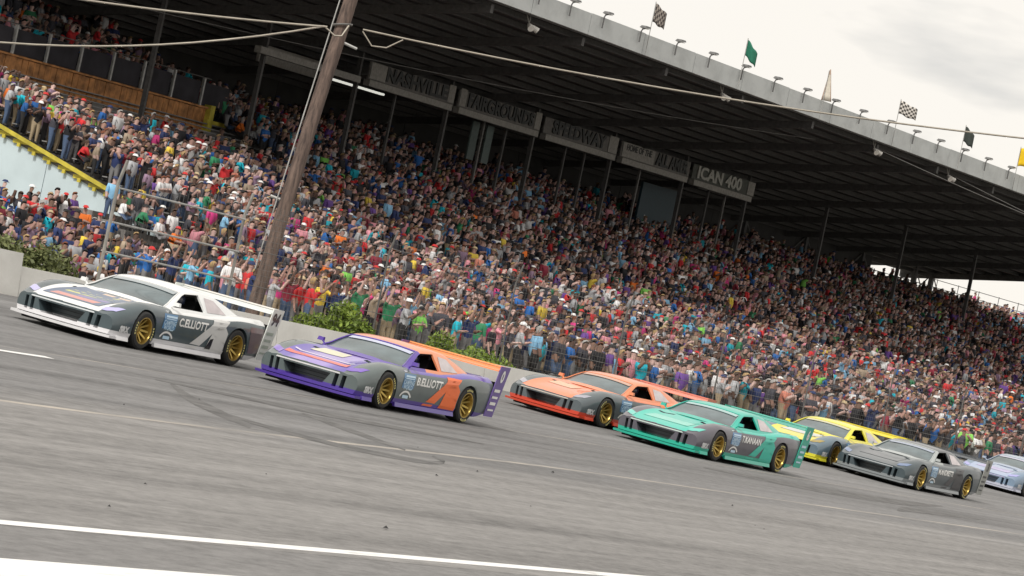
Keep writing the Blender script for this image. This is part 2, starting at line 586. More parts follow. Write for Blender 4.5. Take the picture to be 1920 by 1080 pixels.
# roof
def roof_z(u):
    return 12.66 - (u - 54.2) * 0.146
ROOF0 = 90.0
roof = thing('roof', None, None, S(120, 54, 12))
roof.parent = stand
roof.location = S(120, 54, 12) - S(85, 46, 1.2)
del_keys = [k for k in roof.keys()]
mb = MB()
A, B_ = ROOF0, 180.0
mb.hexa([S(A, 54, roof_z(54)), S(B_, 54, roof_z(54)), S(B_, 73.0, roof_z(73)), S(A, 73.0, roof_z(73)),
         S(A, 54, roof_z(54) + 0.12), S(B_, 54, roof_z(54) + 0.12), S(B_, 73, roof_z(73) + 0.12), S(A, 73, roof_z(73) + 0.12)])
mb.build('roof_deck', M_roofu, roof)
u = 54.6
while u < 72.9:
    mb = MB()
    zz = roof_z(u)
    mb.box(S, A, B_, u - 0.05, u + 0.05, zz - 0.16, zz - 0.002)
    mb.box(S, A, B_, u - 0.11, u + 0.11, zz - 0.19, zz - 0.16)
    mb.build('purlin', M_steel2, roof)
    u += 0.92
s = ROOF0 + 3.7
while s < 180:
    mb = MB()
    for (u0_, u1_) in ((54.1, 63.5), (63.5, 72.8)):
        mb.hexa([S(s - .09, u0_, roof_z(u0_) - .46), S(s + .09, u0_, roof_z(u0_) - .46), S(s + .09, u1_, roof_z(u1_) - .46), S(s - .09, u1_, roof_z(u1_) - .46),
                 S(s - .09, u0_, roof_z(u0_) - .195), S(s + .09, u0_, roof_z(u0_) - .195), S(s + .09, u1_, roof_z(u1_) - .195), S(s - .09, u1_, roof_z(u1_) - .195)])
    mb.build('rafter', M_steel2, roof)
    s += 6.15
s = ROOF0
while s < 180:
    mb = MB()
    w = min(3.9, 180 - s)
    zt = roof_z(54)
    mb.box(S, s + 0.015, s + w - 0.015, 53.78, 53.9, zt - 0.12, zt + 0.56 + rnd.uniform(-.012, .012))
    mb.build('fascia_panel', M_fascia, roof)
    s += 3.9
mb = MB()
mb.box(S, ROOF0, 180, 53.9, 54.02, zt - 0.16, zt + 0.5)
mb.build('edge_beam', M_steel2, roof)
mb = MB()
mb.hexa([S(180.01, 54, roof_z(54) - .35), S(180.1, 54, roof_z(54) - .35), S(180.1, 73, roof_z(73) - .35), S(180.01, 73, roof_z(73) - .35),
         S(180.01, 54, roof_z(54) + .3), S(180.1, 54, roof_z(54) + .3), S(180.1, 73, roof_z(73) + .3), S(180.01, 73, roof_z(73) + .3)])
mb.build('end_fascia', M_steel, roof)

# columns under the sign beam and along the back, braces at the open end
for s in (97.2, 103.3, 109.25, 115.6, 122.2, 128.6, 135.1, 141.2, 149.5, 158.5, 167.5, 176.5):
    mb = MB()
    mb.box(S, s - 0.055, s + 0.055, 64.0, 64.15, floor_z(64), roof_z(64) - 0.1)
    mb.build('column', M_steel2, stand)
for s in (112.4, 118.9, 120.6, 125.4, 127.0, 131.8, 138.2, 139.8):
    mb = MB()
    mb.box(S, s - 0.04, s + 0.04, 64.3, 64.38, floor_z(64), 10.1)
    mb.build('mullion', M_steel if s in (118.9, 139.8, 131.8) else M_steel2, stand)
for s in (156.5, 163.5, 170.5, 177.5, 179.8):
    mb = MB()
    mb.box(S, s - 0.12, s + 0.12, 71.0, 71.22, floor_z(70.4), roof_z(71.1) - 0.05)
    mb.build('back_column', M_steel2, stand)
    mb = MB()
    mb.tube([S(s - 1.8, 71.1, floor_z(70.4) + .4), S(s - 0.15, 71.1, roof_z(71.1) - 0.3)], 0.05)
    mb.tube([S(s + 0.15, 71.1, roof_z(71.1) - 0.3), S(s + 1.2, 71.1, floor_z(70.4) + .5)], 0.05)
    mb.build('brace', M_steel, stand)
mb = MB()
for zz in (9.35, 9.75):
    mb.tube([S(172, 71.25, zz), S(S_FAR, 71.25, zz)], 0.03)
s = 172.0
while s < S_FAR:
    mb.tube([S(s, 71.25, 8.9), S(s, 71.25, 9.8)], 0.03)
    s += 3
mb.build('back_railing', M_steel, stand)
# beam below the signs, light strip, pale office panel, door, teal kiosk
for a, b in ((102.5, 108.9), (109.5, 115.3), (115.8, 121.9), (122.5, 128.3), (128.9, 134.8), (135.4, 141.0)):
    mb = MB()
    mb.box(S, a, b, 63.7, 63.95, 10.0, 10.22)
    mb.build('sign_beam', M_lightp, stand)
mb = MB()
mb.box(S, 109.5, 113.1, 65.2, 65.35, 9.98, 10.05)
mb.build('light_strip', M_tube, stand)
mb = MB()
mb.box(S, 106.0, 109.8, 66.0, 66.1, 9.95, 10.55)
mb.build('office_sign_panel', M_lightp, stand)
M_teal_d = pbr('teal_shutter', (0.006, 0.03, 0.045), 0.6)
mb = MB()
mb.box(S, 136.0, 139.5, 66.2, 66.3, 8.2, 9.8)
mb.build('shutter', M_teal_d, stand)
M_pdoor = pbr('pale_green_curtain', (0.09, 0.12, 0.115), 0.7)
for s in (118.6, 119.7):
    mb = MB()
    mb.box(S, s, s + 0.5, 64.6, 64.66, 8.6, 10.0)
    mb.build('curtain', M_pdoor, stand)

# signs
M_signd = pbr('sign_board_grey', (0.125, 0.118, 0.11), 0.7, var=0.25)
M_signd2 = pbr('sign_board_dark', (0.06, 0.065, 0.055), 0.7, var=0.25)
M_letb = pbr('sign_black', (0.010, 0.012, 0.012), 0.6, var=0)
M_letw = pbr('sign_white', (0.34, 0.34, 0.31), 0.6, var=0)
def sign(name, a, b, text, board, let, label, u=63.8, z0=10.24, z1=10.84, parts=(), tx=None, size=0.66):
    root = thing(name, label, 'sign', S((a + b) / 2, u, z0))
    mb = MB()
    mb.box(S, a, b, u, u + 0.06, z0, z1)
    mb.build('sign_board', board, root)
    for (pa, pb, mt_, za, zb) in parts:
        mb = MB()
        mb.box(S, pa, pb, u - 0.03, u - 0.003, za, zb)
        mb.build('sign_plate', mt_, root)
    me = text_mesh(text, size, bold=0.025, extrude=0.02)
    ws = [v.co.x for v in me.vertices]
    wid = max(ws) - min(ws)
    c = tx or ((a + b) / 2, (b - a) * 0.80)
    k = c[1] / wid
    mb2 = mesh_to_mb(me, lambda p: S(c[0] + p.x * k, u - 0.03 - p.z, (z0 + z1) / 2 + p.y))
    mb2.build('lettering', let, root)
    return root
sign('track_name_sign', 109.5, 115.5, 'NASHVILLE', M_signd, M_letb, 'grey sign reading NASHVILLE, leftmost of the lettered boards under the roof',
     parts=((109.55, 110.6, M_lightp, 10.27, 10.82), (115.0, 115.45, M_lightp, 10.28, 10.9)), tx=(112.75, 4.3))
sign('track_name_sign', 115.8, 122.1, 'FAIRGROUNDS', M_signd, M_letb, 'grey sign reading FAIRGROUNDS, second board from the left under the roof',
     parts=((115.85, 116.3, M_lightp, 10.28, 10.9), (121.6, 122.05, M_lightp, 10.28, 10.9)), tx=(118.95, 5.0))
sign('track_name_sign', 122.4, 128.5, 'SPEEDWAY', M_signd, M_letb, 'grey sign reading SPEEDWAY, middle board under the roof',
     parts=((127.7, 128.45, M_lightp, 10.26, 10.9),), tx=(125.2, 4.4))
r4 = sign('race_name_sign', 128.8, 135.0, 'ALL AMER', M_signd, M_letb, 'sign with a pale boxed panel and ALL AMER in black letters',
     parts=((128.9, 131.7, M_lightp, 10.27, 10.82),), tx=(133.3, 2.9))
me = text_mesh('HOME OF THE', 0.34, bold=0.008, extrude=0.005)
mesh_to_mb(me, lambda p: S(130.3 + p.x, 63.8 - 0.04 - p.z, 10.65 + p.y)).build('lettering', M_letb, r4)
sign('race_name_sign', 135.3, 141.3, 'ICAN 400', M_signd2, M_letw, 'dark green sign reading ICAN 400 in white, rightmost board under the roof',
     parts=((140.6, 141.25, M_lightp, 10.27, 10.82),), tx=(137.8, 4.2))

# roof edge lamps
M_lamp = pbr('lamp_grey_metal', (0.13, 0.13, 0.13), 0.5, 0.4, var=0.15)
M_lens = pbr('lamp_lens', (0.55, 0.55, 0.50), 0.2, var=0)
first = None
LAMP_S = [101.9, 104.0, 106.3, 109.0, 111.7, 114.3, 117.0, 119.7, 122.3, 124.9, 127.5, 130.2, 132.8, 135.3, 137.9, 140.5, 143.1]
sides = ['nearest the pole end', 'second from the near end']
for i, s in enumerate(LAMP_S):
    if first is None:
        root = thing('roof_lamp', 'x', 'lamp', S(s, 53.7, 13.15), 'floodlights in a row along the roof edge')
        f = lambda a, b, c: S(s + a * .9, 53.7 + b * .9, 13.15 + c * .56)
        mb = MB()
        mb.tube([f(0, 0.0, -0.45), f(0, 0.0, 0.20), f(0.03, -0.02, 0.34), f(0.14, -0.06, 0.42)], 0.042, 6)
        mb.build('bracket', M_lamp, root)
        mb = MB()
        mb.hexa([f(0.02, -0.16, 0.42), f(0.40, -0.16, 0.46), f(0.40, 0.12, 0.46), f(0.02, 0.12, 0.42),
                 f(0.08, -0.12, 0.56), f(0.42, -0.12, 0.57), f(0.42, 0.08, 0.57), f(0.08, 0.08, 0.56)])
        mb.build('housing', M_lamp, root)
        mb = MB()
        mb.box(f, 0.05, 0.37, -0.13, 0.09, 0.40, 0.425)
        mb.build('lens', M_lens, root)
        first = root
    else:
        root = copy_tree(first)
        root.location = S(s, 53.7, 13.15)
    FL = {109.0: 'just left of the top checkered flag', 117.0: 'just left of the green flag', 122.3: 'midway between the green flag and the pennant'}
    ords = ['1st', '2nd', '3rd', '4th', '5th', '6th', '7th', '8th', '9th', '10th', '11th', '12th', '13th', '14th', '15th', '16th', '17th']
    root['label'] = 'small grey roof lamp, %s along the roof edge counted from its upper left end' % ords[i]

# flags
def flag(s, kind, label, cat='flag'):
    root = thing('roof_flag', label, cat, S(s, 53.7, 12.5), 'flags along the roof edge')
    g = random.Random(int(s * 10))
    mb = MB()
    mb.tube([S(s, 53.7, 12.55), S(s, 53.7, 14.35)], 0.022, 6)
    mb.build('flag_pole', M_galv, root)
    n_, m_ = 8, 6
    mb = MB()
    pts = {}
    W_, H_ = {'checker': (.50, .62), 'green': (.55, .55), 'checker2': (.75, .50), 'black': (.50, .60)}.get(kind, (.9, .75))
    if kind == 'pennant': W_, H_ = 0.34, 1.15
    if kind == 'yellow': W_, H_ = 0.9, 0.75
    droop = {'checker': 0.55, 'green': 0.75, 'pennant': 0.0, 'checker2': 0.28, 'black': 0.6, 'yellow': 0.02}[kind]
    for i in range(n_ + 1):
        for j in range(m_ + 1):
            a = i / n_
            b_ = j / m_
            if kind == 'pennant':
                wd = W_ * (1 - b_) + 0.03
                p = S(s, 53.7, 13.25 + b_ * H_) + Vector((0.05 + (a - .3) * wd * SK, 0.03 * math.sin(a * 5), 0))
            else:
                hh = H_ * (1 - 0.15 * a)
                p = S(s, 53.7, 14.3 - a * droop * W_ + 0.03 * math.sin(a * 9) - (1 - b_) * hh) + Vector((0.03 + a * W_ * SK * (1 - 0.35 * droop), 0.10 * math.sin(a * 7 + b_) + .1 * a, 0))
            pts[i, j] = p
    for i in range(n_):
        for j in range(m_):
            mi = 0
            if kind.startswith('checker'):
                mi = (i + j) % 2
            if kind == 'pennant' and 0 < i < n_ - 1 and j < m_ - 1:
                mi = 1
            mb.quad(pts[i, j], pts[i + 1, j], pts[i + 1, j + 1], pts[i, j + 1], mi)
    cols = {'checker': ((0.05, 0.04, 0.04), (0.28, 0.25, 0.22)), 'green': ((0.02, 0.16, 0.10),) * 2, 'pennant': ((0.40, 0.30, 0.24), (0.62, 0.58, 0.50)),
            'checker2': ((0.07, 0.065, 0.06), (0.60, 0.57, 0.53)), 'black': ((0.04, 0.05, 0.045),) * 2, 'yellow': ((0.75, 0.50, 0.01),) * 2}[kind]
    mats = [pbr('flag_cloth_%s_a' % kind, cols[0], 0.85, var=0.1), pbr('flag_cloth_%s_b' % kind, cols[1], 0.85, var=0.1)]
    bmx = mb.build('flag_cloth', mats, root)
    bq = bmesh.new(); bq.from_mesh(bmx.data); bmesh.ops.remove_doubles(bq, verts=bq.verts, dist=1e-4); bq.to_mesh(bmx.data); bq.free()
    bmx.data.shade_smooth()
    o = bmx
    md = o.modifiers.new('thickness', 'SOLIDIFY')
    md.thickness = 0.02
    md.offset = 0
flag(109.6, 'checker', 'drooping dark checkered flag, uppermost on the roof edge')
flag(116.9, 'green', 'drooping green flag on the roof edge')
flag(124.0, 'pennant', 'tall cream upright pennant narrowing to a point on the roof edge')
flag(130.9, 'checker2', 'black and white checkered flag flying out from the roof edge')
flag(137.7, 'black', 'small black flag on the lower right of the roof edge')
flag(143.9, 'yellow', 'square yellow flag cut off by the right edge of the picture')

# white spot fixtures hung below the roof edge
first = None
for i, (s, pos) in enumerate(((102.3, 'below the upper left end of the fascia'), (116.6, 'below the green flag'), (130.3, 'below the black and white checkered flag'), (137.9, 'below the small black flag'))):
    if first is None:
        root = thing('hanging_spotlight', 'x', 'spotlight', S(s, 54.1, 12.3), 'white spotlights hung under the roof edge')
        f = lambda a, b, c: S(s + a, 54.1 + b, 12.3 + c)
        mb = MB()
        mb.tube([f(0, 0, 0.3), f(0.0, 0, 0.0)], 0.03)
        mb.tube([f(-0.25, 0, 0.25), f(0.0, 0, 0.0)], 0.025)
        mb.build('bracket', M_lightp, root)
        mb = MB()
        for q in (-1, 1):
            mb.tube([f(0.02 * q, 0, -0.02), f(0.22 * q, -0.22, -0.16)], [0.07, 0.15], 10)
        mb.build('lamp_head', pbr('white_lamp_head', (0.66, 0.64, 0.60), 0.5, var=0.05), root)
        first = root
    else:
        root = copy_tree(first)
        root.location = S(s, 54.1, 12.3)
    root['label'] = 'white twin spotlight hanging under the roof edge, ' + pos

# ==================================================================  POLE AND CABLES
mt, t, b = newmat('weathered_pole_wood')
tcn = N(t, 'ShaderNodeTexCoord'); mpn = N(t, 'ShaderNodeMapping'); mpn.inputs['Scale'].default_value = (14, 14, 0.8)
n1 = N(t, 'ShaderNodeTexNoise'); n1.inputs['Scale'].default_value = 1; n1.inputs['Detail'].default_value = 8; n1.inputs['Roughness'].default_value = 0.7
t.links.new(tcn.outputs['Object'], mpn.inputs[0]); t.links.new(mpn.outputs[0], n1.inputs[0])
rr = N(t, 'ShaderNodeValToRGB'); rr.color_ramp.elements[0].position = 0.35; rr.color_ramp.elements[1].position = 0.65
rr.color_ramp.elements[0].color = (0.045, 0.032, 0.028, 1); rr.color_ramp.elements[1].color = (0.17, 0.120, 0.098, 1)
t.links.new(n1.outputs[0], rr.inputs[0]); t.links.new(rr.outputs[0], b.inputs['Base Color']); b.inputs['Roughness'].default_value = 0.9
bp = N(t, 'ShaderNodeBump'); bp.inputs['Strength'].default_value = 0.6; bp.inputs['Distance'].default_value = 0.02
t.links.new(n1.outputs[0], bp.inputs['Height']); t.links.new(bp.outputs[0], b.inputs['Normal'])
M_pole = mt
pb, pt = T(64.15, 38.5, 1.4), T(65.85, 38.5, 10.6)
pole = thing('utility_pole', 'leaning weathered wooden utility pole behind the track wall', 'utility pole', pb)
mb = MB()
mb.tube([pb.lerp(pt, k / 10) + Vector((rnd.uniform(-.008, .008), rnd.uniform(-.008, .008), 0)) for k in range(11)], [0.142 for k in range(11)], 16)
mb.build('pole_shaft', M_pole, pole, smooth=50)
mb = MB()
q = pb.lerp(pt, 0.32)
mb.tube([q + Vector((-0.34, 0.0, 0.10)), q + Vector((-0.1, 0, 0.06))], 0.035)
mb.build('bracket', M_galv, pole)
mb = MB()
q = pb.lerp(pt, 0.70)
mb.tube([q, q + Vector((0.42, 0, -0.10))], 0.03)
mb.build('bracket', M_galv, pole)
mb = MB()
ring = pb.lerp(pt, 0.735)
mb.tube([ring + Vector((math.cos(a) * 0.19, math.sin(a) * 0.19, 0.04 * math.cos(a))) for a in [k * math.pi / 6 for k in range(13)]], 0.022)
mb.build('cable_band', M_steel, pole)
mb = MB()
mb.tube([pb.lerp(pt, k / 6) + Vector((-0.20, -0.05, 0)) for k in range(1, 6)], 0.014)
mb.build('conduit', M_galv, pole)
M_cable = pbr('pale_steel_cable', (0.34, 0.31, 0.26), 0.55, 0.3, var=0.1)
M_cable2 = pbr('grey_cable', (0.16, 0.155, 0.15), 0.6, var=0.1)
def cable(a, b, sag, r, mat, label, n=24, extra=None):
    a, b = Vector(a), Vector(b)
    mb = MB()
    mb.tube([a.lerp(b, k / n) - Vector((0, 0, 4 * sag * (k / n) * (1 - k / n))) for k in range(n + 1)], r, 6)
    root = thing('overhead_cable', label, 'cable', a)
    mb.build('wire', mat, root, smooth=60)
    if extra:
        mb = MB()
        mb.tube(extra, r * 0.8, 6)
        mb.build('tie_loop', mat, root, smooth=60)
    return root
anch = Vector((-3.72, 63.0, 7.09))
cable((-16.0, 62.0, 6.55), anch + Vector((-0.25, 0, 0.0)), 0.28, 0.019, M_cable, 'upper pale cable running left from the pole',
      extra=[anch + Vector((-0.3, 0, 0)), anch + Vector((-0.1, 0, -0.12)), anch + Vector((0.02, 0, -0.1)), anch + Vector((0.1, 0.05, 0.1))])
cable((-16.5, 62.0, 6.05), anch + Vector((-0.30, 0, 0.0)), 1.02, 0.019, M_cable, 'lower sagging pale cable running left from the pole')
cable(anch + Vector((0.35, 0, 0.08)), (17.0, 63.6, 9.05), 0.50, 0.017, M_cable, 'cable running right from the pole across the dark roof',
      extra=[anch + Vector((0.35, 0, 0.05)), anch + Vector((0.55, 0, -0.16)), anch + Vector((0.8, 0, -0.14)), anch + Vector((1.05, 0, 0.05))])
cable(S(130.5, 54.2, 12.35), S(137.0, 50.0, 11.2), 0.05, 0.02, M_cable2, 'thin guy wire sloping down from the third hanging spotlight')
cable(S(138.4, 54.0, 12.3), S(152.0, 48.0, 10.2), 0.10, 0.02, M_cable2, 'thin guy wire sloping down at the right edge under the roof')
cable(S(84, 64.0, 9.9), S(128, 55.5, 12.1), 0.6, 0.016, M_cable2, 'thin dark wire strung under the roof deck')

# ==================================================================  CATCH FENCE
fence = thing('catch_fence', 'grey wire catch fence on steel posts behind the white wall', 'fence', T(58, 38, 1.55))
mb0 = None
s = 57.8
k = 0
while s < 150:
    mb = MB()
    mb.tube([T(s, 38.0, 1.5), T(s, 38.0, 3.9), T(s, 37.9, 4.35)], 0.024 if k > 1 else 0.034, 6)
    mb.build('fence_post', M_lightp if k < 2 else M_steel, fence)
    s += 4.6 if k == 0 else 6.0
    k += 1
for zz in (2.62, 3.18, 3.82):
    mb = MB()
    mb.tube([T(57.8, 37.96, zz), T(62.4, 37.96, zz)], 0.022, 6)
    mb.build('pipe_rail', M_galv, fence)
mb = MB()
for j in range(20):
    mb.tube([T(62.4, 37.95, 1.9 + j * 0.115), T(150, 37.95, 1.9 + j * 0.115)], 0.0032 if j % 6 else 0.008, 3, cap=False)
s = 57.8
while s < 150:
    mb.tube([T(s, 37.96, 1.7), T(s, 37.96, 4.2)], 0.0028, 3, cap=False)
    s += 0.15
w_ = mb.build('wire_mesh', M_steel, fence)
w_['kind'] = 'stuff'

# ==================================================================  BUSHES
def bush(s0, s1, u, h, n, label, mat, seed):
    g = random.Random(seed)
    root = thing('hedge', label, 'bush', T((s0 + s1) / 2, u, 1.55))
    lf = MB(); st = MB()
    clumps = []
    L_ = s1 - s0
    for i in range(int(L_ * 5) + 6):
        cs, cu, cz = g.uniform(s0, s1), u + g.uniform(-.35, .45), 1.55 + g.uniform(0.25, h) * (0.75 + 0.35 * math.sin(i * 1.7))
        clumps.append((cs, cu, cz, g.uniform(0.18, 0.36)))
        st.tube([T(cs + g.uniform(-.1, .1), u + g.uniform(-.1, .1), 1.5), T(cs, cu, cz)], [0.018, 0.006], 4)
    for i in range(n):
        cs, cu, cz, r = g.choice(clumps)
        d = Vector((g.gauss(0, 1), g.gauss(0, 1), g.gauss(0, 1))).normalized() * r * g.uniform(0.4, 1.15)
        p = T(cs, cu, cz) + d
        if p.z < 1.55: continue
        a = Vector((g.gauss(0, 1), g.gauss(0, 1), g.gauss(0, 1))).normalized()
        b_ = a.cross(Vector((g.gauss(0, 1), g.gauss(0, 1), g.gauss(0, 1)))).normalized()
        l = g.uniform(0.035, 0.08)
        lf.add([p - a * l, p + b_ * l * .45, p + a * l, p - b_ * l * .45], [(0, 1, 2, 3)])
    st.build('stems', M_stem, root)
    lf.build('foliage', mat, root)
M_stem = pbr('bush_stem', (0.07, 0.05, 0.03), 0.9)
M_leaf = leaf_mat('hedge_leaf', (0.07, 0.13, 0.015), (0.24, 0.32, 0.04))
M_leaf2 = leaf_mat('weed_leaf', (0.06, 0.08, 0.03), (0.20, 0.22, 0.08))
bush(54.0, 58.0, 38.7, .82, 12000, 'ragged grey green weeds behind the left end of the wall', M_leaf2, 3)
bush(66.2, 68.1, 38.3, .82, 11000, 'bright green bush behind the wall between the white and purple cars', M_leaf, 4)
bush(72.0, 75.5, 38.3, 0.60, 14000, 'long green hedge behind the purple car and its wing', M_leaf, 5)

# ==================================================================  RACE CARS
def interp(tab, x, c):
    xs = [r[0] for r in tab]
    ys = [r[c] for r in tab]
    if xs[0] > xs[-1]:
        xs, ys = xs[::-1], ys[::-1]
    return float(np.interp(x, xs, ys))
#        x     w     zs    zf    zh    zc    zb
BT = [(2.30, 0.88, 0.405, 0.418, 0.430, 0.436, 0.15),
      (2.20, 0.93, 0.450, 0.470, 0.475, 0.478, 0.13),
      (2.00, 0.955, 0.520, 0.550, 0.525, 0.525, 0.12),
      (1.75, 0.97, 0.595, 0.638, 0.572, 0.567, 0.12),
      (1.38, 0.975, 0.665, 0.712, 0.618, 0.608, 0.12),
      (1.05, 0.97, 0.672, 0.715, 0.668, 0.662, 0.12),
      (0.75, 0.955, 0.672, 0.712, 0.708, 0.708, 0.12),
      (0.30, 0.945, 0.680, 0.705, 0.700, 0.700, 0.12),
      (-0.50, 0.945, 0.695, 0.720, 0.716, 0.716, 0.12),
      (-1.00, 0.965, 0.720, 0.755, 0.745, 0.740, 0.12),
      (-1.38, 0.980, 0.745, 0.790, 0.772, 0.765, 0.12),
      (-1.80, 0.975, 0.755, 0.800, 0.785, 0.780, 0.13),
      (-2.30, 0.945, 0.750, 0.800, 0.790, 0.790, 0.22)]
def smooth_tab(x, c):
    return (interp(BT, x + .10, c) + 2 * interp(BT, x, c) + interp(BT, x - .10, c)) / 4
def half_section(x):
    w, zs, zf, zh, zc, zb = [smooth_tab(x, c) for c in range(1, 7)]
    zm = zf * .5 + zh * .5
    return [(w - .04, zb), (w - .005, zb + .10), (w, zb + (zs - zb) * .45), (w - .003, zs - .12), (w - .018, zs - .05), (w - .05, zs - .012),
            (w - .10, zs + (zf - zs) * .55), (.78, zf), (.70, zf - .008), (.60, zm + .005), (.48, zh), (.30, (zh + zc) / 2), (.15, zc), (0, zc)]
def xshift(x, y):
    r = min(1, max(0, (x - 1.35) / .95))
    return -0.17 * (abs(y) / .95) ** 3.0 * r ** 1.3 + (0.10 * (abs(y) / .95) ** 3 * min(1, max(0, (-x - 1.9) / .4)))
def make_body_mesh():
    xs = [2.30, 2.25, 2.18, 2.1, 2.0, 1.9] + [1.8 - .1 * i for i in range(41)]
    xs = [x for x in xs if x >= -2.2] + [-2.25, -2.30]
    v, f = [], []
    rings = []
    for x in xs:
        hs = half_section(x)
        zb = hs[0][1]
        ring = [(y, z) for (y, z) in hs] + [(-y, z) for (y, z) in hs[-2::-1]]
        bot = [(-y, zb) for (y, z) in reversed(hs[6:-1])]
        bot = [(-hs[j][0], zb) for j in range(6, 14)] + [(hs[j][0], zb) for j in range(12, 5, -1)]
        allp = ring + bot
        rings.append(len(allp))
        for (y, z) in allp:
            v.append((x + xshift(x, y), y, z))
    n = rings[0]
    for i in range(len(xs) - 1):
        for k in range(n):
            k2 = (k + 1) % n
            f.append((i * n + k, (i + 1) * n + k, (i + 1) * n + k2, i * n + k2))
    def cap(base, flip):
        fs = []
        # ring idx: 0..13 left half (0 bottom side), 14..26 right; bottoms 27..41 : j=6..13 right(-y) then 12..6 (+y)
        def bl(j): return base + 27 + 8 + (12 - j) if j <= 12 else base + 27 + 7       # +y side bottom of column j
        def br(j): return base + 27 + (j - 6)
        def tl(j): return base + j
        def tr(j): return base + 26 - j
        for j in range(6, 13):
            fs.append((tl(j), tl(j + 1), bl(j + 1), bl(j)))
            fs.append((tr(j + 1), tr(j), br(j), br(j + 1)))
        fs.append(tuple([tl(j) for j in range(0, 7)] + [bl(6)]))
        fs.append(tuple([br(6)] + [tr(j) for j in range(6, -1, -1)]))
        return [q[::-1] for q in fs] if flip else fs
    f += cap(0, False)
    f += cap((len(xs) - 1) * n, True)
    me = bpy.data.meshes.new('body')
    me.from_pydata(v, [], f)
    bm = bmesh.new()
    bm.from_mesh(me)
    bmesh.ops.recalc_face_normals(bm, faces=bm.faces)
    bm.to_mesh(me)
    bm.free()
    return me
def solid(mb):
    me = bpy.data.meshes.new('cutter')
    me.from_pydata([tuple(p) for p in mb.v], [], mb.f)
    bm = bmesh.new(); bm.from_mesh(me)
    bmesh.ops.recalc_face_normals(bm, faces=bm.faces)
    for p in bm.faces: p.material_index = 1
    bm.to_mesh(me); bm.free()
    return me
M_black = pbr('matt_black', (0.006, 0.006, 0.007), 0.7, var=0)
M_inner = pbr('black_interior', (0.012, 0.012, 0.013), 0.9, var=0)
def boolean(me, cutters):
    me.materials.clear()
    me.materials.append(M_lightp)
    me.materials.append(M_inner)
    o = bpy.data.objects.new('tmp', me)
    COL.objects.link(o)
    tmp = [o]
    for c in cutters:
        c.materials.clear(); c.materials.append(M_lightp); c.materials.append(M_inner)
        co = bpy.data.objects.new('cut', c)
        COL.objects.link(co)
        md = o.modifiers.new('b', 'BOOLEAN')
        md.operation = 'DIFFERENCE'
        md.solver = 'EXACT'
        md.object = co
        tmp.append(co)
    bpy.context.view_layer.update()
    dg = bpy.context.evaluated_depsgraph_get()
    out = bpy.data.meshes.new_from_object(o.evaluated_get(dg))
    for q in tmp: bpy.data.objects.remove(q)
    return out
I3 = lambda a, b, c: Vector((a, b, c))

body0 = make_body_mesh()
cut = []
for x in (1.38, -1.38):
    for sgn in (1, -1):
        mb = MB()
        a, b_ = (0.60, 1.15) if sgn > 0 else (-1.15, -0.60)
        mb.lathe([(a, 0.0001), (a, 0.372), (b_, 0.372), (b_, 0.0001)], 28, 'y', (x, 0, 0.345))
        mb2 = MB()
        vs = []
        n_ = 28
        for aa in (a, b_):
            for k in range(n_):
                th = 2 * math.pi * k / n_
                vs.append((x + 0.335 * math.cos(th), aa, 0.295 + 0.335 * math.sin(th) - (0.0 if math.sin(th) > -0.2 else 0.2)))
        fs = [tuple(range(n_)), tuple(range(n_, 2 * n_))] + [(k, (k + 1) % n_, n_ + (k + 1) % n_, n_ + k) for k in range(n_)]
        mb2.add(vs, fs)
        cut.append(solid(mb2))
def boxcut(x0, x1, y0, y1, z0, z1, skew=0.0):
    mb = MB()
    mb.hexa([(x0, y0, z0), (x1, y0, z0), (x1, y1, z0), (x0, y1, z0), (x0, y0 + skew, z1), (x1, y0 + skew, z1), (x1, y1 + skew, z1), (x0, y1 + skew, z1)])
    return solid(mb)
# grille: a wide trapezoid, and two pairs of slots either side
mb = MB()
mb.hexa([(1.95, -.34, .195), (2.6, -.34, .195), (2.6, .34, .195), (1.95, .34, .195), (1.95, -.44, .375), (2.6, -.44, .375), (2.6, .44, .375), (1.95, .44, .375)])
cut.append(solid(mb))
for y in (.50, .625):
    cut.append(boxcut(1.75, 2.6, y, y + .068, .190, .392, 0.014))
    cut.append(boxcut(1.75, 2.6, -y - .068, -y, .190, .392, -0.014))
cut.append(boxcut(-0.95, 0.62, -.70, .70, .25, 1.2))           # cockpit
for sgn in (1, -1):                                              # hood vents
    mb = MB()
    y0 = .30 * sgn
    y1 = .56 * sgn
    mb.hexa([(1.12, y0, .54), (1.30, y1, .54), (1.20, y1, .54), (1.0, y0, .54), (1.12, y0, .9), (1.30, y1, .9), (1.20, y1, .9), (1.0, y0, .9)])
    cut.append(solid(mb))
bvh_body = BVHTree.FromPolygons([v.co.copy() for v in body0.vertices], [tuple(p.vertices) for p in body0.polygons])
body_me = boolean(body0, cut)

# cabin
CT = [(0.94, .690, .88), (.84, .722, .87), (.60, .80, .87), (.35, .905, .87), (.12, .985, .87), (-.08, 1.035, .87), (-.40, 1.062, .88), (-.75, 1.052, .88),
      (-1.0, 1.005, .88), (-1.3, .925, .87), (-1.6, .84, .85), (-1.85, .775, .80)]
def ct(x, c): return (interp(CT, x + .05, c) + 2 * interp(CT, x, c) + interp(CT, x - .05, c)) / 4
def cabin_sec(x, off):
    zt = ct(x, 1) - off
    wb = ct(x, 2) - off
    wr = max(.3, wb - .05 - max(0, zt - .69) * .56)
    zr = max(.665, zt - .032)
    return wb, wr, zr, zt
def bow(x, y):
    return .17 * (abs(y) / .87) ** 2 * min(1, max(0, (x - .05) / .6))
def cab_h(x, y, off=0.0):
    x0 = x
    for _ in range(4):
        x = x0 + bow(x, y)
    wb, wr, zr, zt = cabin_sec(x, off)
    a = abs(y)
    if a <= wr: return zt - (zt - zr) * (a / wr) ** 2
    return zr + (.64 - zr) * min(1, (a - wr) / max(.01, wb - wr))
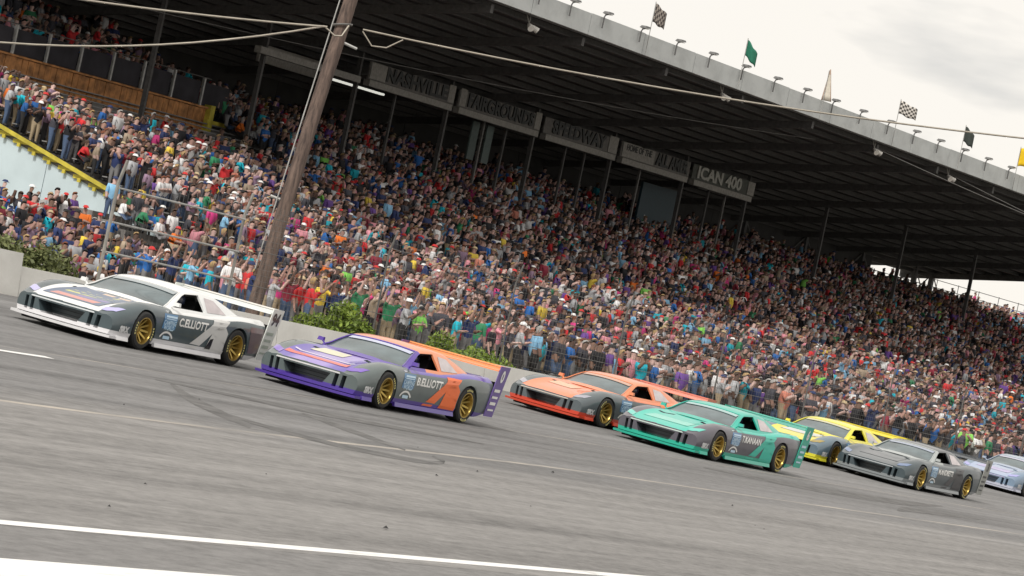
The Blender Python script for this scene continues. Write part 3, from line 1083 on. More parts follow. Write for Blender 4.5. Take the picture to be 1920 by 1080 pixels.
def cabin_mesh(off, zbot):
    xs = [.94 - off * 1.5, .90 - off] + [.85 - off - i * .1 for i in range(27)] + [-1.83 + off]
    v, f = [], []
    for x in xs:
        wb, wr, zr, zt = cabin_sec(x, off)
        wb2 = wb
        h = [(wb2, zbot), (wb2, max(zbot, .672)), (wb + (wr - wb) * .5, (max(zbot, .672) + zr) / 2), (wr + .012, zr - .02), (wr - .03, zr + .004), (wr * .7, zt - (zt - zr) * .49), (wr * .35, zt - (zt - zr) * .12), (0, zt)]
        for (y, z) in h: v.append((x - bow(x, y), y, z))
        for (y, z) in h[-2::-1]: v.append((x - bow(x, y), -y, z))
    n = 15
    for i in range(len(xs) - 1):
        for k in range(n):
            k2 = (k + 1) % n
            f.append((i * n + k, (i + 1) * n + k, (i + 1) * n + k2, i * n + k2))
    f.append(tuple(range(n)))
    f.append(tuple((len(xs) - 1) * n + k for k in range(n))[::-1])
    me = bpy.data.meshes.new('cab')
    me.from_pydata(v, [], f)
    bm = bmesh.new(); bm.from_mesh(me)
    bmesh.ops.recalc_face_normals(bm, faces=bm.faces)
    bm.to_mesh(me); bm.free()
    return me
outer = cabin_mesh(0.0, .63)
inner = cabin_mesh(0.035, .50)
bvh_cab = BVHTree.FromPolygons([v.co.copy() for v in outer.vertices], [tuple(p.vertices) for p in outer.polygons])
def prism(pts, axis, a, b):
    mb = MB()
    if axis == 'y':
        vs = [(p[0], a, p[1]) for p in pts] + [(p[0], b, p[1]) for p in pts]
    else:
        vs = [(p[0], p[1], a) for p in pts] + [(p[0], p[1], b) for p in pts]
    n = len(pts)
    mb.add(vs, [tuple(range(n)), tuple(range(n, 2 * n))] + [(k, (k + 1) % n, n + (k + 1) % n, n + k) for k in range(n)])
    return solid(mb)
for p in inner.polygons: p.material_index = 1
SIDEW = [(.47, .735), (.10, .925), (0.0, .960), (-.40, .985), (-.45, .745)]
WIND = [(.66, -.755), (.76, -.45), (.78, 0), (.76, .45), (.66, .755), (.06, .60), (.06, 0), (.06, -.60)]
cab_me = boolean(outer, [inner, prism(SIDEW, 'y', .45, 1.2), prism(SIDEW, 'y', -1.2, -.45), prism(WIND, 'z', .69, 1.6)])

def grid_patch(corners, nu, nv, fn):
    """bilinear patch between 4 corners, each point mapped by fn"""
    mb = MB()
    a, b, c, d = [Vector(p) for p in corners]
    vs = []
    for i in range(nu + 1):
        for j in range(nv + 1):
            s_, t_ = i / nu, j / nv
            p = a.lerp(b, s_).lerp(d.lerp(c, s_), t_)
            vs.append(fn(p))
    fs = [(i * (nv + 1) + j, (i + 1) * (nv + 1) + j, (i + 1) * (nv + 1) + j + 1, i * (nv + 1) + j + 1) for i in range(nu) for j in range(nv)]
    mb.add(vs, fs)
    return mb
def on_top(x, y, off=0.006):
    h = bvh_body.ray_cast(Vector((x, y, 3)), Vector((0, 0, -1)))
    return h[0] + Vector((0, 0, off)) if h[0] else Vector((x, y, .5))
def on_side(x, z, off=0.006, y0=3):
    h = bvh_body.ray_cast(Vector((x, y0, z)), Vector((0, -1, 0)))
    return h[0] + Vector((0, off, 0)) if h[0] else Vector((x, .95, z))
def on_front(y, z, off=0.006):
    h = bvh_body.ray_cast(Vector((4, y, z)), Vector((-1, 0, 0)))
    return h[0] + Vector((off, 0, 0)) if h[0] else Vector((2.2, y, z))
def on_cab_side(x, z, off=0.005):
    h = bvh_cab.ray_cast(Vector((x, 3, z)), Vector((0, -1, 0)))
    return h[0] + Vector((0, off, off * .5)) if h[0] else Vector((x, .8, z))

def paint_mat(name, top, side, trim, top_glare=None, hue2=None):
    mt, t, b = newmat(name)
    tcn = N(t, 'ShaderNodeTexCoord')
    sp = N(t, 'ShaderNodeSeparateXYZ'); t.links.new(tcn.outputs['Object'], sp.inputs[0])
    sn = N(t, 'ShaderNodeSeparateXYZ'); t.links.new(tcn.outputs['Normal'], sn.inputs[0])
    x, y, z = sp.outputs
    ay = math_node(t, 'ABSOLUTE', y)
    n1 = N(t, 'ShaderNodeTexNoise'); n1.inputs['Scale'].default_value = 3.0; n1.inputs['Detail'].default_value = 2
    t.links.new(tcn.outputs['Object'], n1.inputs['Vector'])
    nn = math_node(t, 'MULTIPLY', math_node(t, 'SUBTRACT', n1.outputs['Fac'], .5), .10)
    # side region: outside the hood / deck top
    hood = math_node(t, 'MULTIPLY', math_node(t, 'GREATER_THAN', sn.outputs[2], 0.62),
                     math_node(t, 'LESS_THAN', ay, math_node(t, 'ADD', math_node(t, 'MULTIPLY', math_node(t, 'GREATER_THAN', x, .62), -.30), .93)))
    frontslope = math_node(t, 'GREATER_THAN', z, math_node(t, 'ADD', nn, 0.44))
    hood = math_node(t, 'MULTIPLY', hood, frontslope)
    # front fender wedge in the top colour behind the lamps
    wedge = math_node(t, 'MULTIPLY', math_node(t, 'GREATER_THAN', x, .62),
                      math_node(t, 'MULTIPLY', math_node(t, 'GREATER_THAN', z, 0.66), math_node(t, 'GREATER_THAN', ay, .62)))
    trimm = math_node(t, 'LESS_THAN', z, 0.215)
    rear = math_node(t, 'LESS_THAN', x, -1.75)
    sidec = mix_col(t, math_node(t, 'MULTIPLY', n1.outputs['Fac'], 0.9, True), tuple(c * .75 for c in side), tuple(min(1, c * 1.35) for c in side))
    topc = top
    if top_glare:
        wv = N(t, 'ShaderNodeMapRange'); wv.inputs['From Min'].default_value = .25; wv.inputs['From Max'].default_value = .42
        t.links.new(math_node(t, 'ADD', ay, nn), wv.inputs['Value'])
        topc = mix_col(t, wv.outputs[0], top_glare, top)
    c = mix_col(t, hood, sidec, topc)
    c = mix_col(t, trimm, c, trim)
    t.links.new(c, b.inputs['Base Color'])
    b.inputs['Roughness'].default_value = 0.32
    b.inputs['Coat Weight'].default_value = 0.55
    b.inputs['Coat Roughness'].default_value = 0.04
    return mt
def cabin_paint(name, back, front):
    mt, t, b = newmat(name)
    tcn = N(t, 'ShaderNodeTexCoord')
    sp = N(t, 'ShaderNodeSeparateXYZ'); t.links.new(tcn.outputs['Object'], sp.inputs[0])
    t.links.new(mix_col(t, math_node(t, 'GREATER_THAN', sp.outputs[0], 0.02), back, front), b.inputs['Base Color'])
    b.inputs['Roughness'].default_value = 0.3
    b.inputs['Coat Weight'].default_value = 0.4
    return mt
def gloss(name, col, rough=0.3, coat=0.4):
    return pbr(name, col, rough, var=0.04, coat=coat)
M_glass = pbr('windshield_glass', (0.085, 0.115, 0.125), 0.06, var=0.75, scale=1.1, ior=1.8)  # broad noise in the base colour paints the light-to-dark reflection
M_qglass = pbr('quarter_window_film', (0.50, 0.45, 0.46), 0.25, var=0.15, coat=0.3)
M_tyre = pbr('tyre_rubber', (0.018, 0.018, 0.018), 0.75, var=0.2)
M_gold = pbr('gold_rim', (0.46, 0.33, 0.09), 0.32, 0.75, var=0.12, scale=9)
M_disc = pbr('brake_steel', (0.10, 0.085, 0.075), 0.4, 0.8)
M_badge = gloss('badge_blue', (0.08, 0.22, 0.42))
M_badge2 = gloss('badge_light', (0.50, 0.68, 0.82))
M_white = gloss('decal_white', (0.76, 0.76, 0.74))
M_decblk = gloss('decal_black', (0.015, 0.015, 0.018))
M_lampc = pbr('headlight_film', (0.35, 0.38, 0.60), 0.12, var=0.5, scale=12, coat=1.0)
M_tlet = pbr('tyre_lettering', (0.55, 0.50, 0.20), 0.7, var=0)

def me_part(name, me, mats, parent, smooth=40):
    me = me.copy(); me.name = name
    me.materials.clear()
    for q in mats: me.materials.append(q)
    me.shade_smooth(); me.set_sharp_from_angle(angle=R(smooth))
    o = bpy.data.objects.new(name, me)
    COL.objects.link(o)
    o.parent = parent
    return o

# shared part meshes (built once, reused by each car)
def windshield_mb():
    nu, nv = 10, 14
    mb = MB(); vs = []
    for i in range(nu + 1):
        for j in range(nv + 1):
            x = .84 - (.84 - .05) * i / nu
            ymax = .79 + (.62 - .79) * i / nu
            y = -ymax + 2 * ymax * j / nv
            xx = x - bow(x, y); vs.append((xx, y, cab_h(xx, y, 0.0) - 0.016))
    mb.add(vs, [(i * (nv + 1) + j, i * (nv + 1) + j + 1, (i + 1) * (nv + 1) + j + 1, (i + 1) * (nv + 1) + j) for i in range(nu) for j in range(nv)])
    return mb
def wheel_meshes():
    ty = MB()
    ty.lathe([(-.14, .20), (-.145, .23), (-.14, .27), (-.115, .294), (-.06, .300), (.06, .300), (.115, .294), (.14, .27), (.145, .23), (.14, .20)], 36)
    lt = MB()
    for k0 in (0, math.pi):
        for q in range(5):
            a0 = k0 + .9 + q * .17
            vs = []
            for aa in (a0, a0 + .11):
                for r in (.235, .268):
                    vs.append((r * math.cos(aa), .1475, r * math.sin(aa)))
            lt.add(vs, [(0, 1, 3, 2)])
    rim = MB()
    rim.lathe([(-.12, .20), (.128, .212), (.142, .212), (.142, .196), (.120, .188), (-.06, .170), (-.12, .17)], 36)
    for k in range(10):
        a = 2 * math.pi * k / 10
        ca, sa = math.cos(a), math.sin(a)
        def P_(r, w, yy): return (r * ca - w * sa, yy, r * sa + w * ca)
        rim.hexa([P_(.03, -.018, -.035), P_(.03, .018, -.035), P_(.19, .014, .035), P_(.19, -.014, .035),
                  P_(.03, -.018, .01), P_(.03, .018, .01), P_(.19, .014, .10), P_(.19, -.014, .10)])
    rim.lathe([(-.04, .0001), (-.04, .055), (.03, .055), (.045, .035), (.045, .0001)], 14)
    disc = MB()
    disc.lathe([(-.09, .0001), (-.09, .165), (-.065, .165), (-.065, .0001)], 24)
    return ty, lt, rim, disc
TY, LT, RIM, DISC = wheel_meshes()
rim_me = disc_me = None
HELM = pbr('helmet_dark_blue', (0.03, 0.04, 0.08), 0.25, var=0.1, coat=1)
SUIT = pbr('race_suit_dark', (0.03, 0.03, 0.04), 0.8)

def build_car(spec):
    name = spec['name']
    root = thing('race_car', spec['label'], 'race car', (0, 0, 0), 'stock bodied race cars on the track')
    pm = paint_mat(name + '_paint', spec['top'], spec['side'], spec['trim'], spec.get('top_glare'))
    cm = cabin_paint(name + '_cabin_paint', spec['cabin'], spec.get('pillar', spec['cabin']))
    tm = gloss(name + '_trim_paint', spec['trim'])
    am = gloss(name + '_accent_paint', spec['accent'])
    me_part('body', body_me, [pm, M_inner], root, 35)
    me_part('cabin', cab_me, [cm, M_inner], root, 35)
    ws = windshield_mb().build('windshield', M_glass, root, smooth=60, local=True)
    # sun strip
    mb = MB(); vs = []
    for i in range(3):
        for j in range(13):
            x = .10 + .11 * i / 2; y = -.585 + 1.17 * j / 12
            vs.append((x, y, cab_h(x, y) - 0.004))
    mb.add(vs, [(i * 13 + j, i * 13 + j + 1, (i + 1) * 13 + j + 1, (i + 1) * 13 + j) for i in range(2) for j in range(12)])
    mb.build('sun_strip', gloss(name + '_strip', spec.get('strip', spec['cabin'])), ws, local=True)
    for k in (-1, 1):
        mb = MB()
        mb.tube([(x, k * (.755 - (.66 - x) * .258), cab_h(x, k * (.755 - (.66 - x) * .258)) + .001) for x in (.66, .5, .35, .2, .08)], .014, 5)
        mb.build('a_pillar_trim', gloss(name + '_pillar', spec.get('pillar', spec['cabin'])), root, local=True)
    # quarter window
    q = grid_patch([(-.52, 0, .755), (-1.12, 0, .77), (-.84, 0, .945), (-.55, 0, .965)], 6, 5, lambda p: on_cab_side(p.x, p.z))
    q.build('quarter_window', M_qglass, root, smooth=60, local=True)
    # rear window
    mb = MB(); vs = []
    for i in range(5):
        for j in range(7):
            x = -1.0 - .45 * i / 4; y = -.5 + 1.0 * j / 6
            vs.append((x, y, cab_h(x, y) + .004))
    mb.add(vs, [(i * 7 + j, i * 7 + j + 1, (i + 1) * 7 + j + 1, (i + 1) * 7 + j) for i in range(4) for j in range(6)])
    mb.build('rear_window', M_glass, root, smooth=60, local=True)
    # splitter, skirts
    mb = MB()
    pts = [(2.40 + xshift(2.3, y) * 1.1, y) for y in (-.93, -.8, -.6, -.4, -.2, 0, .2, .4, .6, .8, .93)]
    n_ = len(pts)
    vs = [(p[0], p[1], .095) for p in pts] + [(p[0], p[1], .135) for p in pts] + [(1.7, p[1], .095) for p in pts] + [(1.7, p[1], .135) for p in pts]
    fs = []
    for i in range(n_ - 1):
        fs += [(i, i + 1, n_ + i + 1, n_ + i), (n_ + i, n_ + i + 1, 3 * n_ + i + 1, 3 * n_ + i), (2 * n_ + i, 2 * n_ + i + 1, i + 1, i)]
    fs += [(0, n_, 3 * n_, 2 * n_), (n_ - 1, 2 * n_ - 1, 4 * n_ - 1, 3 * n_ - 1)]
    mb.add(vs, fs)
    mb.build('splitter', tm, root, local=True)
    mb = MB()
    mb.hexa([(-1.7, -.62, .05), (2.12, -.78, .05), (2.12, .78, .05), (-1.7, .62, .05), (-1.7, -.62, .10), (2.12, -.78, .092), (2.12, .78, .092), (-1.7, .62, .10)])
    mb.build('under_car_shade_plate', M_black, root, local=True)  # black plate added to deepen the shade below the car
    for k in (-1, 1):
        mb = MB()
        mb.hexa([(-1.0, k * .93, .085), (1.0, k * .93, .085), (1.0, k * .985, .085), (-1.0, k * .985, .085),
                 (-1.0, k * .93, .15), (1.0, k * .93, .15), (1.0, k * .965, .15), (-1.0, k * .965, .15)])
        mb.build('side_skirt', tm, root, local=True)
        mb = MB()
        mb.hexa([(1.76, k * .90, .09), (2.02, k * .88, .09), (2.02, k * .95, .09), (1.76, k * .98, .09),
                 (1.76, k * .90, .15), (2.02, k * .88, .15), (2.02, k * .93, .15), (1.76, k * .965, .15)])
        mb.build('side_skirt', tm, root, local=True)
    # grille insert bars
    mb = MB()
    for k in range(2):
        z = .255 + k * .06
        mb.hexa([(2.08, -.42, z), (2.10, -.42, z), (2.10, .42, z), (2.08, .42, z), (2.08, -.42, z + .006), (2.10, -.42, z + .006), (2.10, .42, z + .006), (2.08, .42, z + .006)])
    mb.build('grille', M_inner, root, local=True)
    # headlights as printed lamps
    for k in (-1, 1):
        g = grid_patch([(2.16, .62 * k, 0), (2.04, .82 * k, 0), (1.86, .87 * k, 0), (2.02, .62 * k, 0)], 5, 5, lambda p: on_top(p.x, p.y, .007))
        g.build('headlight', gloss(name + '_lamp_film', spec.get('lamp', (0.45, 0.47, 0.55)), 0.15, 1.0), root, smooth=80, local=True)
    # hood graphics; on the purple car two patches paint its glare
    for (cs, col, nm) in spec.get('hood', []):
        g = grid_patch([(c[0], c[1], 0) for c in cs], 10, 8, lambda p: on_top(p.x, p.y, .006))
        g.build('hood_graphic_or_glare', gloss(nm, col), root, smooth=80, local=True)
    # nose band
    nb = spec.get('nose')
    if nb:
        g = grid_patch([(0, -.60, .400), (0, .60, .400), (0, .58, .422), (0, -.58, .422)], 14, 2, lambda p: on_front(p.y, p.z, .006))
        g.build('nose_band', gloss(name + '_nose_band', nb), root, smooth=80, local=True)
    # door badge
    g = grid_patch([(.90, 0, .395), (.50, 0, .395), (.50, 0, .63), (.90, 0, .63)], 4, 3, lambda p: on_side(p.x - (p.z - .37) * .12, p.z, .005))
    badge = g.build('door_badge', M_badge, root, local=True)
    mb = MB()
    for (za, zb_, xa, xb) in ((.575, .605, .85, .52), (.545, .560, .84, .54)):
        mb2 = grid_patch([(xa, 0, za), (xb, 0, za), (xb, 0, zb_), (xa, 0, zb_)], 3, 1, lambda p: on_side(p.x - (p.z - .37) * .12, p.z, .009))
        mb.add(mb2.v, mb2.f)
    mb.build('badge_stripe', M_badge2, badge, local=True)
    for (tx, zz, sz) in (('CAMPING', .490, .105), ('WORLD', .410, .105)):
        me = text_mesh(tx, sz, bold=.003)
        mesh_to_mb(me, lambda p: on_side(.695 - p.x * .80 - (zz - .37) * .12, zz + p.y, .009)).build('lettering', M_badge2, badge, local=True)
    mb = MB()                                                  # arc
    vs = []
    for i in range(13):
        a = R(30 + 120 * i / 12)
        for r in (.22, .265):
            vs.append(on_side(.71 + r * .9 * math.cos(a), (.17 + r * .72 * math.sin(a)), .008))
    mb.add(vs, [(2 * i, 2 * i + 1, 2 * i + 3, 2 * i + 2) for i in range(12)])
    mb.build('badge_arc', M_white, root, local=True)
    mb = grid_patch([(.80, 0, .235), (.60, 0, .235), (.60, 0, .285), (.80, 0, .285)], 2, 2, lambda p: on_side(p.x, p.z, .007))
    mb.build('badge_oval', M_badge2, root, local=True)
    # name on the door
    if spec.get('text'):
        me = text_mesh(spec['text'], .175, bold=.006)
        ws_ = [v.co.x for v in me.vertices]; wd = max(ws_) - min(ws_)
        k = .86 / wd
        mesh_to_mb(me, lambda p: on_side(-.02 - p.x * k - p.y * .15, .53 + p.y, .007)).build('name_lettering', M_white, root, local=True)
    me = text_mesh('SRX', .135, bold=.010)
    mesh_to_mb(me, lambda p: on_side(1.90 - p.x * .85, .255 + p.y, .007)).build('fender_lettering', gloss('fender_letter_grey', (0.55, 0.56, 0.57)), root, local=True)
    # accent chevron shaped like an A ahead of the rear wheel
    if spec.get('chevron', True):
        mb = MB()
        for cs in ([(.06, .17), (-.27, .17), (-.80, .60), (-.68, .66)], [(-.50, .17), (-1.02, .17), (-1.02, .34), (-.62, .46)], [(-.60, .45), (-1.02, .32), (-1.06, .50), (-.84, .70)], [(-.56, .50), (-.90, .54), (-1.08, .69), (-.62, .69)]):
            g = grid_patch([(c[0], 0, c[1]) for c in cs], 5, 5, lambda p: on_side(p.x, p.z, .005))
            mb.add(g.v, g.f)
        mb.build('chevron_graphic', am, root, local=True)
        if spec.get('chev_in'):
            g = grid_patch([(-.50, 0, .20), (-.66, 0, .20), (-.68, 0, .38), (-.60, 0, .36)], 3, 3, lambda p: on_side(p.x, p.z, .009))
            g.build('chevron_inset', M_decblk, root, local=True)
    if spec.get('quarter'):
        g = grid_patch([(-1.77, 0, .25), (-2.2, 0, .28), (-2.2, 0, .68), (-1.70, 0, .68)], 5, 5, lambda p: on_side(p.x, p.z, .005))
        g.build('quarter_panel_wrap', gloss(name + '_quarter', spec['quarter']), root, local=True)
    # rear wing on tall plates
    wing = MB()
    xs_ = [(-2.30, 1.025), (-2.22, 1.055), (-2.36, 1.075), (-2.50, 1.085), (-2.51, 1.070), (-2.36, 1.045)]
    xs_ = [(-2.22, .945), (-2.23, .965), (-2.38, .985), (-2.53, 1.015), (-2.54, 1.000), (-2.38, .958)]
    vs = [(x, -.955, z) for x, z in xs_] + [(x, .955, z) for x, z in xs_]
    wing.add(vs, [tuple(range(6))[::-1], tuple(range(6, 12))] + [(k, (k + 1) % 6, 6 + (k + 1) % 6, 6 + k) for k in range(6)])
    rw = wing.build('rear_wing', gloss(name + '_wing', spec['wing']), root, local=True)
    mb = MB()
    mb.hexa([(-2.50, -.95, 1.018), (-2.53, -.95, 1.018), (-2.53, .95, 1.018), (-2.50, .95, 1.018),
             (-2.50, -.95, 1.04), (-2.53, -.95, 1.04), (-2.53, .95, 1.04), (-2.50, .95, 1.04)])
    mb.build('wing_lip', gloss(name + '_wing_lip', spec.get('lip', spec['wing'])), rw, local=True)
    for k in (-1, 1):
        pl = [(-2.08, .18), (-2.38, .18), (-2.60, 1.04), (-2.26, 1.04)]
        mb = MB()
        mb.hexa([(pl[0][0], k * .955, pl[0][1]), (pl[1][0], k * .955, pl[1][1]), (pl[2][0], k * .960, pl[2][1]), (pl[3][0], k * .960, pl[3][1]),
                 (pl[0][0], k * .970, pl[0][1]), (pl[1][0], k * .970, pl[1][1]), (pl[2][0], k * .975, pl[2][1]), (pl[3][0], k * .975, pl[3][1])])
        ep = mb.build('end_plate', gloss(name + '_plate', spec['plate']), root, local=True)
        if k == 1 and spec.get('num'):
            me = text_mesh(spec['num'], .27, bold=.012)
            mesh_to_mb(me, lambda p: Vector((-2.385 - p.x * .80 - p.y * .22, .980, .86 + p.y))).build('race_number', spec['numcol'], ep, local=True)
            for q, (tx, zz) in enumerate((('RACE', .70), ('SERIES', .56), ('TEAM', .42))):
                me = text_mesh(tx, .10, bold=.004)
                pass
            mb = MB()
            for zz, h_ in ((.60, .05), (.49, .04), (.38, .05), (.28, .03)):
                x0 = -2.12 - (zz - .22) * .23
                mb.add([(x0, .980, zz), (x0 - .20, .980, zz), (x0 - .20 - h_ * .23, .980, zz + h_), (x0 - h_ * .23, .980, zz + h_)], [(0, 1, 2, 3)])
            mb.build('plate_markings', spec['numcol2'], ep, local=True)
    mb = MB()
    mb.hexa([(-2.20, -.90, .20), (-2.34, -.90, .20), (-2.34, .90, .20), (-2.20, .90, .20), (-2.25, -.90, .76), (-2.33, -.90, .76), (-2.33, .90, .76), (-2.25, .90, .76)])
    mb.build('rear_fascia', M_black, root, local=True)
    # mirrors
    for k in (-1, 1):
        mb = MB()
        mb.hexa([(.48, k * .84, .76), (.54, k * .84, .76), (.54, k * .95, .76), (.48, k * .95, .76), (.48, k * .84, .82), (.53, k * .84, .82), (.53, k * .94, .82), (.48, k * .94, .82)])
        mb.tube([(.52, k * .80, .72), (.52, k * .87, .78)], .015, 5)
        mb.build('mirror', cm, root, local=True)
    # roll cage and seat
    mb = MB()
    for k in (-1, 1):
        mb.tube([(.50, k * .62, .62), (.05, k * .52, .93), (-.55, k * .52, .985), (-.62, k * .62, .50)], .022, 6)
        mb.tube([(.5, k * .66, .66), (-.6, k * .66, .62)], .022, 6)
    mb.tube([(-.55, -.52, .985), (-.55, .52, .985)], .022, 6)
    mb.tube([(-.60, -.60, .65), (-.55, .52, .97)], .022, 6)
    mb.build('roll_cage', M_steel, root, local=True)
    mb = MB()
    mb.hexa([(-.55, .12, .32), (.0, .12, .32), (.0, .60, .32), (-.55, .60, .32), (-.72, .14, .88), (-.56, .14, .88), (-.56, .58, .88), (-.72, .58, .88)])
    mb.build('seat', M_black, root, local=True)
    mb = MB()
    mb.tube([(.12 + .0 * math.cos(a), .36 + .17 * math.cos(a), .66 + .17 * math.sin(a)) for a in [k * math.pi / 8 for k in range(17)]], .014, 5)
    mb.build('steering_wheel', M_black, root, local=True)
    # wheels
    for (x, k) in ((1.38, 1), (-1.38, 1), (1.38, -1), (-1.38, -1)):
        w = bpy.data.objects.new('wheel', None)
        COL.objects.link(w)
        w.parent = root
        w.location = (x, k * .835, .300)
        w.rotation_euler = (0, rnd.uniform(0, 6), 0 if k > 0 else math.pi)
        global rim_me, tyre_me, lt_me, disc_me
        if rim_me is None:
            a = TY.build('tyre', M_tyre, w, smooth=35, local=True); tyre_me = a.data
            a = LT.build('tyre_lettering', M_tlet, w, local=True); lt_me = a.data; a['kind'] = 'stuff'
            a = RIM.build('rim', M_gold, w, smooth=30, local=True); rim_me = a.data
            a = DISC.build('brake_disc', M_disc, w, smooth=30, local=True); disc_me = a.data
        else:
            for nm_, me_ in (('tyre', tyre_me), ('tyre_lettering', lt_me), ('rim', rim_me), ('brake_disc', disc_me)):
                o = bpy.data.objects.new(nm_, me_)
                COL.objects.link(o)
                o.parent = w
                if nm_ == 'tyre_lettering': o['kind'] = 'stuff'
    return root
def car_matrix(s, u, yaw):
    hd = -(TT * math.cos(yaw) + TN * math.sin(yaw))
    bb = math.atan(BANK)
    up = (TN * -math.sin(bb) + Vector((0, 0, math.cos(bb)))).normalized()
    hx = (hd - up * hd.dot(up)).normalized()
    ly = up.cross(hx)
    mm = Matrix((hx, ly, up)).transposed().to_4x4()
    mm.translation = TZ(s, u, 0.006)
    return mm
WHT = (0.72, 0.73, 0.73)
GREY = (0.15, 0.165, 0.17)
